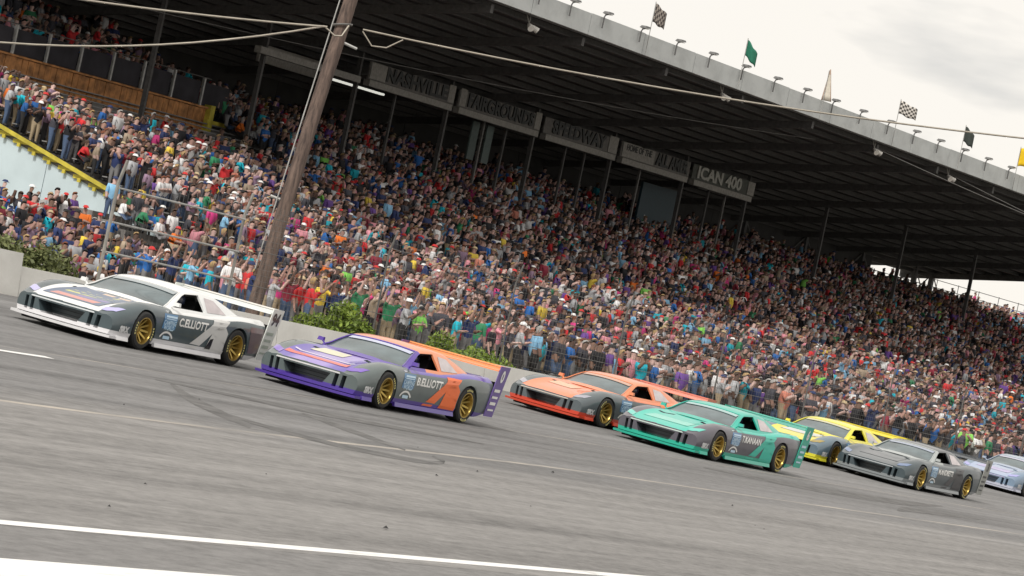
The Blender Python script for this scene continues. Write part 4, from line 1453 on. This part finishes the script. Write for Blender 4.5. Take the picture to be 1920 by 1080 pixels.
CARS = [
 dict(name='white_car', pos=(49.83, 31.82, R(0.1)), label='white and grey race car leading at far left, blue and yellow hood graphic', top=WHT, side=(0.06, 0.085, 0.095), trim=(0.66, 0.66, 0.68), cabin=(0.74, 0.76, 0.76), pillar=WHT,
      strip=(0.30, 0.34, 0.36), wing=(0.62, 0.66, 0.65), lip=(0.75, 0.72, 0.68), plate=(0.68, 0.71, 0.68), accent=(0.62, 0.62, 0.61), chev_in=True, quarter=(0.15, 0.11, 0.12),
      text='C.ELLIOTT', num='94', numcol=M_decblk, numcol2=pbr('plate_grey', (0.35, 0.4, 0.35), 0.5), nose=(0.66, 0.70, 0.72), lamp=(0.42, 0.40, 0.70),
      hood=[([(2.08, -.54), (2.08, .52), (.98, .50), (.98, -.52)], (0.05, 0.09, 0.18), 'hood_navy'),
            ([(2.02, -.46), (2.02, .36), (1.84, .40), (1.84, -.42)], (0.60, 0.22, 0.18), 'hood_red'),
            ([(1.66, -.50), (1.52, .30), (1.16, .28), (1.28, -.50)], (0.62, 0.60, 0.06), 'hood_yellow'),
            ([(1.80, -.10), (1.74, .46), (1.62, .46), (1.68, -.12)], (0.16, 0.10, 0.36), 'hood_violet'),
            ([(1.12, -.10), (1.12, .40), (1.02, .40), (1.02, -.10)], (0.70, 0.50, 0.34), 'hood_peach')]),
 dict(name='purple_car', pos=(52.67, 29.02, R(-0.1)), label='purple and grey race car with orange roof and orange wing', top=(0.11, 0.07, 0.38), top_glare=(0.30, 0.22, 0.56), side=(0.095, 0.12, 0.12), trim=(0.07, 0.035, 0.28), cabin=(0.74, 0.26, 0.12), pillar=(0.09, 0.045, 0.32),  # second top colour paints a pale highlight along the hood centre
      strip=(0.45, 0.48, 0.62), wing=(0.74, 0.22, 0.07), lip=(0.80, 0.38, 0.14), plate=(0.13, 0.08, 0.30), accent=(0.85, 0.15, 0.02), text='B.ELLIOTT', num='0', numcol=M_white, numcol2=M_white, nose=(0.66, 0.66, 0.66), lamp=(0.16, 0.08, 0.45),
      hood=[([(2.06, -.60), (2.06, .56), (1.92, .56), (1.92, -.60)], (0.66, 0.13, 0.10), 'hood_bright_red'),
            ([(1.80, -.58), (1.82, .54), (1.76, .54), (1.74, -.58)], (0.62, 0.55, 0.72), 'hood_lavender_glare'),  # this pale strip and the cream patch are painted hood glare
            ([(1.45, -.50), (1.35, .05), (1.0, .02), (1.02, -.48)], (0.62, 0.60, 0.42), 'hood_cream_glare')]),
 dict(name='orange_car', pos=(69.27, 32.81, R(-8.0)), label='orange race car with grey sides half hidden behind the teal car', top=(0.76, 0.20, 0.07), side=(0.085, 0.105, 0.115), trim=(0.50, 0.05, 0.02), cabin=(0.72, 0.24, 0.11),
      wing=(0.70, 0.24, 0.17), plate=(0.60, 0.20, 0.12), accent=(0.80, 0.2, 0.05), strip=(0.5, 0.3, 0.22), nose=(0.55, 0.50, 0.45), lamp=(0.3, 0.3, 0.36), text=None, hood=[([(1.5, -.5), (1.5, .1), (1.1, .1), (1.1, -.5)], (0.74, 0.40, 0.22), 'hood_apricot')]),
 dict(name='teal_car', pos=(68.29, 29.97, R(-3.5)), label='bright teal race car with grey sides in the middle of the pack', top=(0.012, 0.46, 0.36), side=(0.085, 0.08, 0.10), trim=(0.015, 0.36, 0.26), cabin=(0.03, 0.42, 0.33),
      wing=(0.05, 0.30, 0.24), lip=(0.15, 0.55, 0.45), plate=(0.03, 0.38, 0.28), accent=(0.03, 0.47, 0.36), strip=(0.30, 0.45, 0.45), nose=(0.55, 0.66, 0.62), lamp=(0.08, 0.5, 0.42), text='T.KANAAN', num='6', numcol=M_white, numcol2=M_badge2,
      hood=[([(1.95, -.5), (1.95, .5), (1.55, .46), (1.55, -.46)], (0.16, 0.56, 0.46), 'hood_light_teal')]),
 dict(name='yellow_car', pos=None, fl=(82.11, 32.77), yaw=R(-4), label='yellow race car behind the teal car', top=(0.68, 0.60, 0.03), side=(0.10, 0.15, 0.19), trim=(0.55, 0.52, 0.03), cabin=(0.72, 0.66, 0.05),
      wing=(0.68, 0.58, 0.03), plate=(0.60, 0.56, 0.10), accent=(0.7, 0.6, 0.05), strip=(0.5, 0.48, 0.3), nose=(0.6, 0.6, 0.5), lamp=(0.30, 0.22, 0.03), text=None,
      hood=[([(1.6, -.5), (1.6, .5), (1.15, .44), (1.15, -.44)], (0.55, 0.56, 0.55), 'hood_silver')]),
 dict(name='slate_car', pos=(83.79, 31.51, R(-3.0)), label='dark slate grey race car with gold wheels at right', top=(0.075, 0.09, 0.10), side=(0.045, 0.065, 0.075), trim=(0.20, 0.22, 0.23), cabin=(0.06, 0.07, 0.08),
      wing=(0.07, 0.08, 0.09), plate=(0.28, 0.29, 0.27), accent=(0.03, 0.03, 0.035), strip=(0.3, 0.34, 0.42), nose=(0.42, 0.45, 0.47), lamp=(0.12, 0.18, 0.32), text='M.ANDRETTI', num='3', numcol=M_decblk, numcol2=M_decblk, pillar=(0.35, 0.38, 0.38),
      hood=[([(1.9, -.5), (1.9, .5), (1.3, .45), (1.3, -.45)], (0.05, 0.06, 0.07), 'hood_charcoal')]),
 dict(name='silver_car', pos=None, sr=(101.48, 34.73), yaw=R(-3), label='pale silver blue race car cut off by the right edge', top=(0.30, 0.37, 0.52), side=(0.16, 0.23, 0.32), trim=(0.40, 0.42, 0.50), cabin=(0.30, 0.36, 0.46),
      wing=(0.30, 0.32, 0.36), plate=(0.4, 0.42, 0.46), accent=(0.3, 0.3, 0.5), strip=(0.4, 0.4, 0.5), nose=(0.45, 0.42, 0.62), lamp=(0.3, 0.3, 0.6), text=None,
      hood=[([(1.9, -.5), (1.9, .5), (1.4, .45), (1.4, -.45)], (0.40, 0.36, 0.60), 'hood_periwinkle')]),
]
car_roots = []
for spec in CARS:
    root = build_car(spec)
    if spec['pos'] is None:
        yw = spec['yaw']
        for key, off in (('fl', (1.38, .95)), ('sr', (1.85, .97))):
            if key in spec:
                m0 = car_matrix(0, 0, yw)
                d = m0.to_3x3() @ Vector((off[0], off[1], 0))
                s_ = spec[key][0] - d.dot(TT); u_ = spec[key][1] - d.dot(TN)
                spec['pos'] = (s_, u_, yw)
    root.matrix_world = car_matrix(*spec['pos'])
    car_roots.append((root, spec))

# ==================================================================  PEOPLE
SKINS = [(0.40, 0.235, 0.195), (0.47, 0.30, 0.26), (0.32, 0.19, 0.15), (0.55, 0.38, 0.34), (0.22, 0.13, 0.095), (0.10, 0.055, 0.04)]
SHIRTS = {'white': ((0.72, 0.72, 0.73), 11), 'light grey': ((0.36, 0.37, 0.39), 12), 'charcoal': ((0.05, 0.05, 0.065), 17), 'black': ((0.010, 0.010, 0.014), 25), 'navy': ((0.02, 0.035, 0.12), 10),
          'blue': ((0.02, 0.13, 0.42), 7), 'sky blue': ((0.22, 0.45, 0.66), 5), 'turquoise': ((0.01, 0.42, 0.54), 5), 'green': ((0.03, 0.22, 0.10), 3), 'lime green': ((0.22, 0.58, 0.10), 1),
          'red': ((0.55, 0.025, 0.03), 9), 'maroon': ((0.22, 0.02, 0.04), 6), 'pink': ((0.68, 0.28, 0.34), 5), 'magenta': ((0.55, 0.04, 0.20), 2), 'orange': ((0.75, 0.17, 0.02), 1.2),
          'yellow': ((0.68, 0.50, 0.06), 2), 'tan': ((0.34, 0.27, 0.20), 4), 'purple': ((0.14, 0.06, 0.28), 4), 'mauve': ((0.26, 0.17, 0.25), 5), 'salmon': ((0.66, 0.24, 0.17), 1)}
TROUS = {'blue jeans': (0.07, 0.11, 0.20), 'khaki': (0.34, 0.27, 0.18), 'black': (0.02, 0.02, 0.022), 'grey': (0.18, 0.18, 0.19)}
HEADS = {'brown hair': ((0.055, 0.03, 0.018), 9), 'black hair': ((0.010, 0.009, 0.009), 7), 'blond hair': ((0.34, 0.23, 0.11), 4), 'grey hair': ((0.30, 0.29, 0.28), 3), 'auburn hair': ((0.14, 0.045, 0.02), 2),
         'white cap': ((0.70, 0.70, 0.70), 4), 'black cap': ((0.016, 0.016, 0.018), 7), 'red cap': ((0.50, 0.03, 0.03), 3), 'navy cap': ((0.02, 0.035, 0.11), 3), 'tan hat': ((0.42, 0.33, 0.20), 2)}

def skeleton(pose, g, fingers=False, low=False, legs=False):
    """joints: name -> (pos, radius); bones: (a, b, region)"""
    J, B = {}, []
    sit = pose.startswith('sit')
    hz = 0.50 if sit else 0.94
    lean = {'sit_fwd': 0.16}.get(pose, 0.02)
    J['pelvis'] = ((0, 0, hz), .150)
    J['waist'] = ((lean * .3, 0, hz + .18), .140)
    J['chest'] = ((lean * .7, 0, hz + .38), .165)
    J['collar'] = ((lean * .95, 0, hz + .51), .105)
    J['neck'] = ((lean, 0, hz + .57), .058)
    J['jaw'] = ((lean + .025, 0, hz + .635), .072)
    J['face'] = ((lean + .02, 0, hz + .71), .100)
    J['crown'] = ((lean + .005, 0, hz + .785), .074)
    if low:
        J['face'] = ((lean + .02, 0, hz + .70), .084)
        J['crown'] = ((lean + .005, 0, hz + .75), .050)
    B += [('pelvis', 'waist', 'shirt'), ('waist', 'chest', 'shirt'), ('chest', 'collar', 'shirt'), ('collar', 'neck', 'skin'), ('neck', 'jaw', 'skin'), ('jaw', 'face', 'skin'), ('face', 'crown', 'skin')]
    arms = {'stand_down': ((.02, .25, -.30), (.10, .24, -.54)), 'stand_up': ((.16, .27, .10), (.22, .20, .36)), 'stand_phone': ((.22, .20, -.10), (.34, .07, .14)),
            'stand_cross': ((.08, .26, -.26), (.26, .04, -.20)), 'stand_clap': ((.14, .25, -.20), (.34, .05, -.02)), 'sit_lap': ((.10, .25, -.26), (.34, .14, -.36)),
            'sit_fwd': ((.16, .23, -.24), (.40, .06, -.26)), 'sit_up': ((.14, .28, .12), (.16, .24, .38))}[pose]
    for k, n in ((1, 'l'), (-1, 'r')):
        one = (pose == 'stand_up' or pose == 'sit_up') and k == -1 and g.random() < .4
        a = arms if not one else ((.02, .25, -.30), (.12, .22, -.50))
        base = Vector((lean * .85, k * .195, hz + .465))
        J['sho' + n] = (tuple(base), .072)
        el = base + Vector((a[0][0], k * (a[0][1] - .195), a[0][2]))
        wr = base + Vector((a[1][0], k * (a[1][1] - .195), a[1][2]))
        J['elb' + n] = (tuple(el), .050)
        J['wri' + n] = (tuple(wr), .034)
        d = (wr - el).normalized()
        J['pal' + n] = (tuple(wr + d * .075), .042 if not fingers else .036)
        B += [('chest', 'sho' + n, 'shirt'), ('sho' + n, 'elb' + n, 'shirt'), ('elb' + n, 'wri' + n, 'skin'), ('wri' + n, 'pal' + n, 'skin')]
        if fingers:
            side = d.cross(Vector((0, 0, 1))).normalized() if abs(d.z) < .9 else Vector((0, 1, 0))
            curl = side.cross(d).normalized()
            for q, (off, ln) in enumerate(((-.027, .070), (-.009, .082), (.009, .078), (.027, .060))):
                p1 = wr + d * (.085 + ln * .5) + side * off * 1.25
                p2 = wr + d * (.085 + ln) + side * off * 1.35 + curl * -.018
                J['f%d%s' % (q, n)] = (tuple(p1), .010)
                J['g%d%s' % (q, n)] = (tuple(p2), .008)
                B += [('pal' + n, 'f%d%s' % (q, n), 'skin'), ('f%d%s' % (q, n), 'g%d%s' % (q, n), 'skin')]
            J['t' + n] = (tuple(wr + d * .06 + side * (-.055)), .011)
            B += [('wri' + n, 't' + n, 'skin')]
        if sit:
            J['hip' + n] = ((.05, k * .10, hz - .02), .095)
            J['kne' + n] = ((.44, k * .13, hz + .02), .068)
            B += [('pelvis', 'hip' + n, 'trousers'), ('hip' + n, 'kne' + n, 'trousers')]
            if not low or legs:
                J['ank' + n] = ((.42, k * .13, .08), .045)
                J['toe' + n] = ((.56, k * .14, .04), .040)
                B += [('kne' + n, 'ank' + n, 'trousers'), ('ank' + n, 'toe' + n, 'shoe')]
        else:
            J['hip' + n] = ((0, k * .10, hz - .06), .098)
            J['kne' + n] = ((.03, k * .11, .50), .066)
            B += [('pelvis', 'hip' + n, 'trousers'), ('hip' + n, 'kne' + n, 'trousers')]
            if not low or legs:
                J['ank' + n] = ((0, k * .12, .09), .044)
                J['toe' + n] = ((.15, k * .14, .04), .042)
                B += [('kne' + n, 'ank' + n, 'trousers'), ('ank' + n, 'toe' + n, 'shoe')]
    if low:
        ren = {'waist': 'pelvis', 'jaw': 'neck'}
        B = [(ren.get(a, a), ren.get(b, b), r) for a, b, r in B]
        B = [q for q in B if q[0] != q[1] and not q[1].startswith('pal')]
        if sit:
            B = [q for q in B if not q[1].startswith(('hip', 'kne')) or q[1].startswith('kne')]
            B = [('pelvis', q[1], q[2]) if q[1].startswith('kne') else q for q in B]
        use = {q[0] for q in B} | {q[1] for q in B}
        J = {k_: v_ for k_, v_ in J.items() if k_ in use}
        for n in 'lr': J['wri' + n] = (J['wri' + n][0], .042)
    return J, B
REG = {'skin': 0, 'shirt': 1, 'trousers': 2, 'shoe': 3}
def skin_mesh(J, B, sub):
    names = list(J)
    ix = {n: i for i, n in enumerate(names)}
    me = bpy.data.meshes.new('person')
    me.from_pydata([J[n][0] for n in names], [(ix[a], ix[b]) for a, b, r in B], [])
    o = bpy.data.objects.new('tmp', me)
    COL.objects.link(o)
    md = o.modifiers.new('s', 'SKIN')
    md.use_smooth_shade = True
    for i, n in enumerate(names):
        sv = me.skin_vertices[0].data[i]
        sv.radius = (J[n][1], J[n][1])
        sv.use_root = (n == 'pelvis')
    if sub:
        ms = o.modifiers.new('u', 'SUBSURF')
        ms.levels = sub; ms.render_levels = sub
    bpy.context.view_layer.update()
    dg = bpy.context.evaluated_depsgraph_get()
    out = bpy.data.meshes.new_from_object(o.evaluated_get(dg))
    bpy.data.objects.remove(o)
    mi = []
    segs = [(Vector(J[a][0]), Vector(J[b][0]), REG[r]) for a, b, r in B]
    for p in out.polygons:
        c = p.center
        best, br = 1e9, 0
        for a, b, r in segs:
            ab = b - a
            t_ = max(0, min(1, (c - a).dot(ab) / max(1e-9, ab.dot(ab))))
            dd = (c - a - ab * t_).length
            if r == 0 and True: dd *= 1.0
            if dd < best: best, br = dd, r
        mi.append(br)
    out.materials.clear()
    return out, mi
def head_extra(J, kind, low):
    """hair or cap around the skull; returns an MB in body coordinates"""
    c = Vector(J['face'][0]) + Vector((-.004, 0, .022))
    mb = MB()
    nr, ns_ = (2, 6) if low else (4, 12)
    a0 = R(100) if kind == 'hair' else R(82)
    vs = [c + Vector((0, 0, .122 * (1.12 if low else 1)))]
    fs = []
    for i in range(1, nr + 1):
        for k in range(ns_):
            th = 2 * math.pi * k / ns_
            ph = a0 * i / nr * (.9 if low else 1)
            if kind == 'hair' and math.cos(th) > .3: ph *= .58
            if kind == 'long' : ph = R(135) * i / nr * (.42 if math.cos(th) > .3 else 1)
            r = (.112 if kind != 'cap' else .116) * (1.22 if low else 1)
            vs.append(c + Vector((math.sin(ph) * math.cos(th) * r * 1.05, math.sin(ph) * math.sin(th) * r * .95, math.cos(ph) * r * 1.08)))
    for k in range(ns_):
        fs.append((0, 1 + k, 1 + (k + 1) % ns_))
    for i in range(nr - 1):
        for k in range(ns_):
            a = 1 + i * ns_
            fs.append((a + k, a + ns_ + k, a + ns_ + (k + 1) % ns_, a + (k + 1) % ns_))
    mb.add(vs, fs)
    if kind == 'cap':
        b0 = c + Vector((.09, 0, .03))
        mb.add([b0 + Vector((0, -.075, 0)), b0 + Vector((0, .075, 0)), b0 + Vector((.095, .055, -.012)), b0 + Vector((.095, -.055, -.012)),
                b0 + Vector((0, -.075, .01)), b0 + Vector((0, .075, .01)), b0 + Vector((.095, .055, 0)), b0 + Vector((.095, -.055, 0))],
               [(3, 2, 1, 0), (4, 5, 6, 7), (2, 3, 7, 6), (1, 2, 6, 5), (3, 0, 4, 7)])
    return mb

# ---- where people are
g = random.Random(11)
people = []       # (pos, yaw, standing, scale)
FACE = math.atan2(-SN.y, -SN.x)
for i in range(ROWS):
    u = U0 + i * ROW
    s = S_END + 0.12 + g.uniform(0, .15)
    top = 65.6 if u > 65.3 else 99
    while s < S_FAR - 0.4:
        aisle = (s - 85) % 15.0 < 0.8 and s > 86
        occ = 0.94 if not aisle else 0.25
        if u > 69.0 and s < 172: occ = 0.7
        lim = 61.8 if s < 104.3 else 69.6
        if g.random() < occ and u < lim:
            z = floor_z(u)
            st = g.random() < (.9 if s < 87.5 else 0.42 if u < lim - 1.2 else .2)
            p = S(s + g.uniform(-.08, .08), u + (0.10 if st else 0.22) + g.uniform(-.05, .05), z)
            people.append((p, FACE + g.gauss(0, .45) + .15, st, g.uniform(.84, 1.03), 'edge' if s < 88 else 'seat'))
        s += g.uniform(.30, .39)
for k in range(6):                                    # upper deck
    u = 66.75 + k * 0.82
    s = 82.5
    while s < 103.4:
        if g.random() < .80:
            people.append((S(s, u, 7.9 + k * 0.34), FACE + g.gauss(0, .4), g.random() < (.75 if k == 0 else .4), g.uniform(.92, 1.06), 'deck'))
        s += g.uniform(.33, .5)
s = 70.0
while s < 165:                                        # standing along the walkway behind the fence
    for u in (51.0, 52.1, 53.2, 54.3, 55.4, 56.5, 57.6, 58.7, 60.0, 61.5, 63):
        lim = 85 + (u - 51)
        if s > lim and g.random() < .8:
            p = T(s + g.uniform(-.2, .2), u + g.uniform(-.3, .3), 1.55)
            people.append((p, FACE + g.gauss(0, .6), True, g.uniform(.90, 1.05), 'walk'))
    s += .62
# low side bleacher in front of the blue end wall
BL = []
for k in range(15):
    u = 47.2 + k * 0.58
    zf = floor_z(u) - 1.28
    BL.append((u, zf))
    if u < 55.2:
        for s in (83.1, 83.5, 83.9, 84.3, 84.65):
            people.append((S(s, u + g.uniform(-.1, .1), floor_z(u) - .45), FACE + g.gauss(0, .6), g.random() < .5, g.uniform(.88, 1.04), 'side'))
    s = 71.0 + k * .2
    while s < 82.7:
        if g.random() < (.9 if s > 79 else .74):
            people.append((S(s, u + g.uniform(-.06, .06), zf), FACE + g.gauss(0, .6), g.random() < .6, g.uniform(.88, 1.04), 'side'))
        s += g.uniform(.33, .48)
bl = thing('side_bleacher', 'low concrete bleacher full of people below the light blue wall', 'bleacher', S(78, 47, 0.6))
for (u, zf) in BL:
    mb = MB()
    mb.box(S, 69.0, 82.9, u - .29, u + .288, zf - .3, zf)
    mb.box(S, 82.9, 84.75, u - .29, u + .288, floor_z(u) - .80, floor_z(u) - .45)
    mb.build('tier', M_conc, bl)

vis = []
for (p, yaw, st, scl, where) in people:
    x, y, d = project(p + Vector((0, 0, 1.1)))
    if -110 < x < 2030 and -90 < y < 1100:
        vis.append((d, x, y, p, yaw, st, scl, where))
vis.sort(key=lambda q: q[0])
def seen(q):
    return -10 < q[1] < 1900 and -10 < q[2] < 1060 and not (q[7] == 'walk' and q[1] > 980)
near_ix = [i for i, q in enumerate(vis) if seen(q)][:290]
near_set = set(near_ix)
near = [vis[i] for i in near_ix]
rest = [q for i, q in enumerate(vis) if i not in near_set]

# ---- the crowd as one mass
def wchoice(g, dct):
    ks = list(dct)
    return g.choices(ks, [dct[k][1] for k in ks])[0]
def template(pose, hair, low, legs=False):
    J, B = skeleton(pose, random.Random(5), fingers=not low, low=low, legs=legs)
    me, mi = skin_mesh(J, B, 0 if low else 1)
    return J, me, mi
tpls = {True: [], False: [], 'legs': []}
POSES = ('stand_down', 'stand_up', 'stand_phone', 'stand_cross', 'stand_clap', 'sit_lap', 'sit_fwd', 'sit_up')
for pose, lg in [(q, False) for q in POSES] + [(q, True) for q in POSES[:5]]:
    for hk in ('hair', 'cap', 'long'):
        J, me, mi = template(pose, hk, True, lg)
        hm = head_extra(J, hk, True)
        V = [tuple(v.co) for v in me.vertices]
        tris, reg = [], []
        for p in me.polygons:
            vv = list(p.vertices)
            for q in range(1, len(vv) - 1):
                tris.append((vv[0], vv[q], vv[q + 1])); reg.append(mi[p.index])
        o = len(V)
        V += [tuple(v) for v in hm.v]
        for f_ in hm.f:
            for q in range(1, len(f_) - 1):
                tris.append((f_[0] + o, f_[q] + o, f_[q + 1] + o)); reg.append(4)
        tpls['legs' if lg else pose.startswith('stand')].append((pose, hk, np.array(V, np.float32), np.array(tris, np.int32), np.array(reg)))
rs = np.random.RandomState(3)
cl = []
def crowd_object(name, plist, label, group=None):
    VV, FF, CC = [], [], []
    off = 0
    gg = random.Random(len(plist))
    for (d, x, y, p, yaw, st, scl, where) in plist:
        cand = tpls['legs' if (st and where in ('edge', 'side')) else st]
        w = {'stand_down': 4, 'stand_up': 0.9, 'stand_phone': 1.8, 'stand_cross': 2, 'stand_clap': 2, 'sit_lap': 4, 'sit_fwd': 3, 'sit_up': .4}
        tp = gg.choices(cand, [w[c[0]] * {'hair': 3, 'cap': 2, 'long': 1.6}[c[1]] for c in cand])[0]
        V, F, Rg = tp[2], tp[3], tp[4]
        c, s_ = math.cos(yaw), math.sin(yaw)
        M = np.array([[c, -s_, 0], [s_, c, 0], [0, 0, 1]], np.float32) * scl
        W = V @ M.T + np.array(tuple(p), np.float32)
        VV.append(W); FF.append(F + off); off += len(V)
        sk = np.array(gg.choice(SKINS)) * gg.uniform(.65, 1.05)
        sh = np.array(SHIRTS[wchoice(gg, SHIRTS)][0]) * gg.uniform(.65, 1.1)
        trc = np.array(TROUS[gg.choice(list(TROUS))])
        if tp[1] == 'cap':
            hc = HEADS[gg.choice(['white cap', 'black cap', 'red cap', 'navy cap', 'tan hat', 'black cap', 'navy cap', 'black cap'])][0]
        else:
            hc = HEADS[gg.choice(['brown hair', 'black hair', 'blond hair', 'grey hair', 'auburn hair', 'brown hair'])][0]
        pal = np.array([sk, sh, trc, (0.03, 0.03, 0.03), hc]).clip(0, .85)
        CC.append(pal[Rg])
    V = np.concatenate(VV); F = np.concatenate(FF); C3 = np.concatenate(CC)
    me = bpy.data.meshes.new(name)
    me.vertices.add(len(V)); me.vertices.foreach_set('co', V.ravel())
    nf = len(F)
    me.loops.add(nf * 3); me.loops.foreach_set('vertex_index', F.ravel())
    me.polygons.add(nf); me.polygons.foreach_set('loop_start', np.arange(nf, dtype=np.int32) * 3)
    me.update(calc_edges=True)
    at = me.attributes.new('tint', 'FLOAT_COLOR', 'FACE')
    at.data.foreach_set('color', np.concatenate([C3, np.ones((nf, 1))], 1).astype(np.float32).ravel())
    me.polygons.foreach_set('use_smooth', np.ones(nf, bool))
    me.materials.append(M_tint)
    o = bpy.data.objects.new(name, me)
    COL.objects.link(o)
    tag(o, label, 'crowd', group, 'stuff')
    print(name, len(plist), 'people', nf, 'tris')
M_tint = tint_mat('crowd_tint')
crowd_object('crowd', rest, 'dense colourful crowd filling the rest of the grandstand')

# ---- the nearest people, one object each
pose_phr = {'stand_down': 'standing', 'stand_up': 'arms raised', 'stand_phone': 'hands at face', 'stand_cross': 'arms folded',
            'stand_clap': 'clapping', 'sit_lap': 'sitting', 'sit_fwd': 'leaning forward', 'sit_up': 'seated cheering'}
PM = {}
def person_template(pose, hk):
    if (pose, hk) in PM: return PM[pose, hk]
    J, me, mi = template(pose, hk, False)
    # face: nose, eyes and mouth added to the same continuous skin mesh
    bm = bmesh.new(); bm.from_mesh(me)
    for f_, m_ in zip(bm.faces, mi): f_.material_index = m_
    fc = Vector(J['face'][0])
    def quadp(c, w, h, mi_, dx=0.0):
        vs = [bm.verts.new(c + Vector((dx, -w, -h))), bm.verts.new(c + Vector((dx, w, -h))), bm.verts.new(c + Vector((dx, w, h))), bm.verts.new(c + Vector((dx, -w, h)))]
        f_ = bm.faces.new(vs); f_.material_index = mi_
    tip = bm.verts.new(fc + Vector((.122, 0, -.020)))
    ring_ = [bm.verts.new(fc + Vector(v)) for v in ((.088, -.016, -.030), (.088, .016, -.030), (.086, .008, .022), (.086, -.008, .022))]
    for q in range(4):
        f_ = bm.faces.new((ring_[q], ring_[(q + 1) % 4], tip)); f_.material_index = 0
    for k in (-1, 1):
        quadp(fc + Vector((.090, k * .034, .016)), .013, .007, 4)
    quadp(fc + Vector((.094, 0, -.052)), .022, .006, 4)
    bm.to_mesh(me); bm.free()
    for p in me.polygons: p.use_smooth = True
    hm = head_extra(J, hk, False)
    hme = bpy.data.meshes.new(hk)
    hme.from_pydata([tuple(v) for v in hm.v], [], hm.f)
    for p in hme.polygons: p.use_smooth = True
    for _ in range(5): me.materials.append(M_black)
    hme.materials.append(M_black)
    PM[pose, hk] = (me, hme)
    return PM[pose, hk]
def cloth(name, col): return pbr(name, col, 0.85, var=0.10, scale=5)
used = set()
g = random.Random(21)
def zone(x, y, where):
    if where == 'side' or x < 225: return ('before the light blue wall' if y < 420 else 'above the weeds at left')
    if x < 460: return ('behind the pipe rails' if y > 380 else 'above the pipe rails')
    if x < 560: return 'near the pole foot'
    if x < 700: return 'above the green bush'
    if x < 960: return 'above the purple car'
    if x < 1300: return 'above the orange car'
    if x < 1600: return 'above the teal car'
    return 'above the slate car'
for (d, x, y, p, yaw, st, scl, where) in near:
    for tries in range(400):
        sh = wchoice(g, SHIRTS); hd_ = wchoice(g, HEADS)
        poses = [k for k in pose_phr if k.startswith('stand') == st]
        ps = g.choice(poses)
        tr = g.choice(list(TROUS))
        zn = zone(x, y, where)
        key = (sh, hd_, ps, zn)
        if key not in used: break
    used.add(key)
    hk = 'cap' if ('cap' in hd_ or 'hat' in hd_) else g.choice(['hair', 'long'])
    me, hme = person_template(ps, hk)
    o = bpy.data.objects.new('person', me)
    COL.objects.link(o)
    o.location = p
    o.rotation_euler = (0, 0, yaw)
    o.scale = (scl, scl, scl)
    skc = g.randrange(len(SKINS))
    for i_, mm in enumerate((cloth('skin_%d' % skc, SKINS[skc]), cloth('shirt_' + sh.replace(' ', '_'), SHIRTS[sh][0]), cloth('trousers_' + tr.replace(' ', '_'), TROUS[tr]), cloth('shoe', (0.04, 0.04, 0.04)), M_black)):
        o.material_slots[i_].link = 'OBJECT'
        o.material_slots[i_].material = mm
    h = bpy.data.objects.new('cap' if hk == 'cap' else 'hair', hme)
    COL.objects.link(h)
    h.parent = o
    h.material_slots[0].link = 'OBJECT'
    h.material_slots[0].material = cloth(hd_.replace(' ', '_'), HEADS[hd_][0])
    tag(o, 'person in %s top, %s, %s, %s' % (sh, hd_, pose_phr[ps], zn), 'person', 'spectators nearest the track')
# drivers
for root, spec in car_roots[:6]:
    J, B = skeleton('sit_lap', random.Random(1))
    J2 = {k: v for k, v in J.items() if not k.startswith(('ank', 'toe'))}
    B2 = [b for b in B if b[0] in J2 and b[1] in J2]
    if 'drv' not in globals():
        drv, _mi = skin_mesh(J2, B2, 1)
        drv.materials.append(SUIT)
        hmb = MB()
        c = Vector(J['face'][0])
        vs = [c + Vector((0.01 + .145 * math.sin(a) * math.cos(b_), .125 * math.sin(a) * math.sin(b_), .135 * math.cos(a))) for a in [math.pi * i / 8 for i in range(9)] for b_ in [2 * math.pi * k / 12 for k in range(12)]]
        hmb.add(vs, [(i * 12 + k, (i + 1) * 12 + k, (i + 1) * 12 + (k + 1) % 12, i * 12 + (k + 1) % 12) for i in range(8) for k in range(12)])
        hmesh = bpy.data.meshes.new('helmet'); hmesh.from_pydata([tuple(v) for v in hmb.v], [], hmb.f)
        for q in hmesh.polygons: q.use_smooth = True
        hmesh.materials.append(HELM)
    o = bpy.data.objects.new('person', drv)
    COL.objects.link(o)
    o.matrix_world = root.matrix_world @ Matrix.Translation((-.40, .36, -.15)) @ Matrix.Scale(.82, 4)
    h = bpy.data.objects.new('helmet', hmesh); COL.objects.link(h); h.parent = o
    tag(o, 'driver in dark suit and dark helmet inside the %s' % spec['name'].replace('_', ' '), 'person')
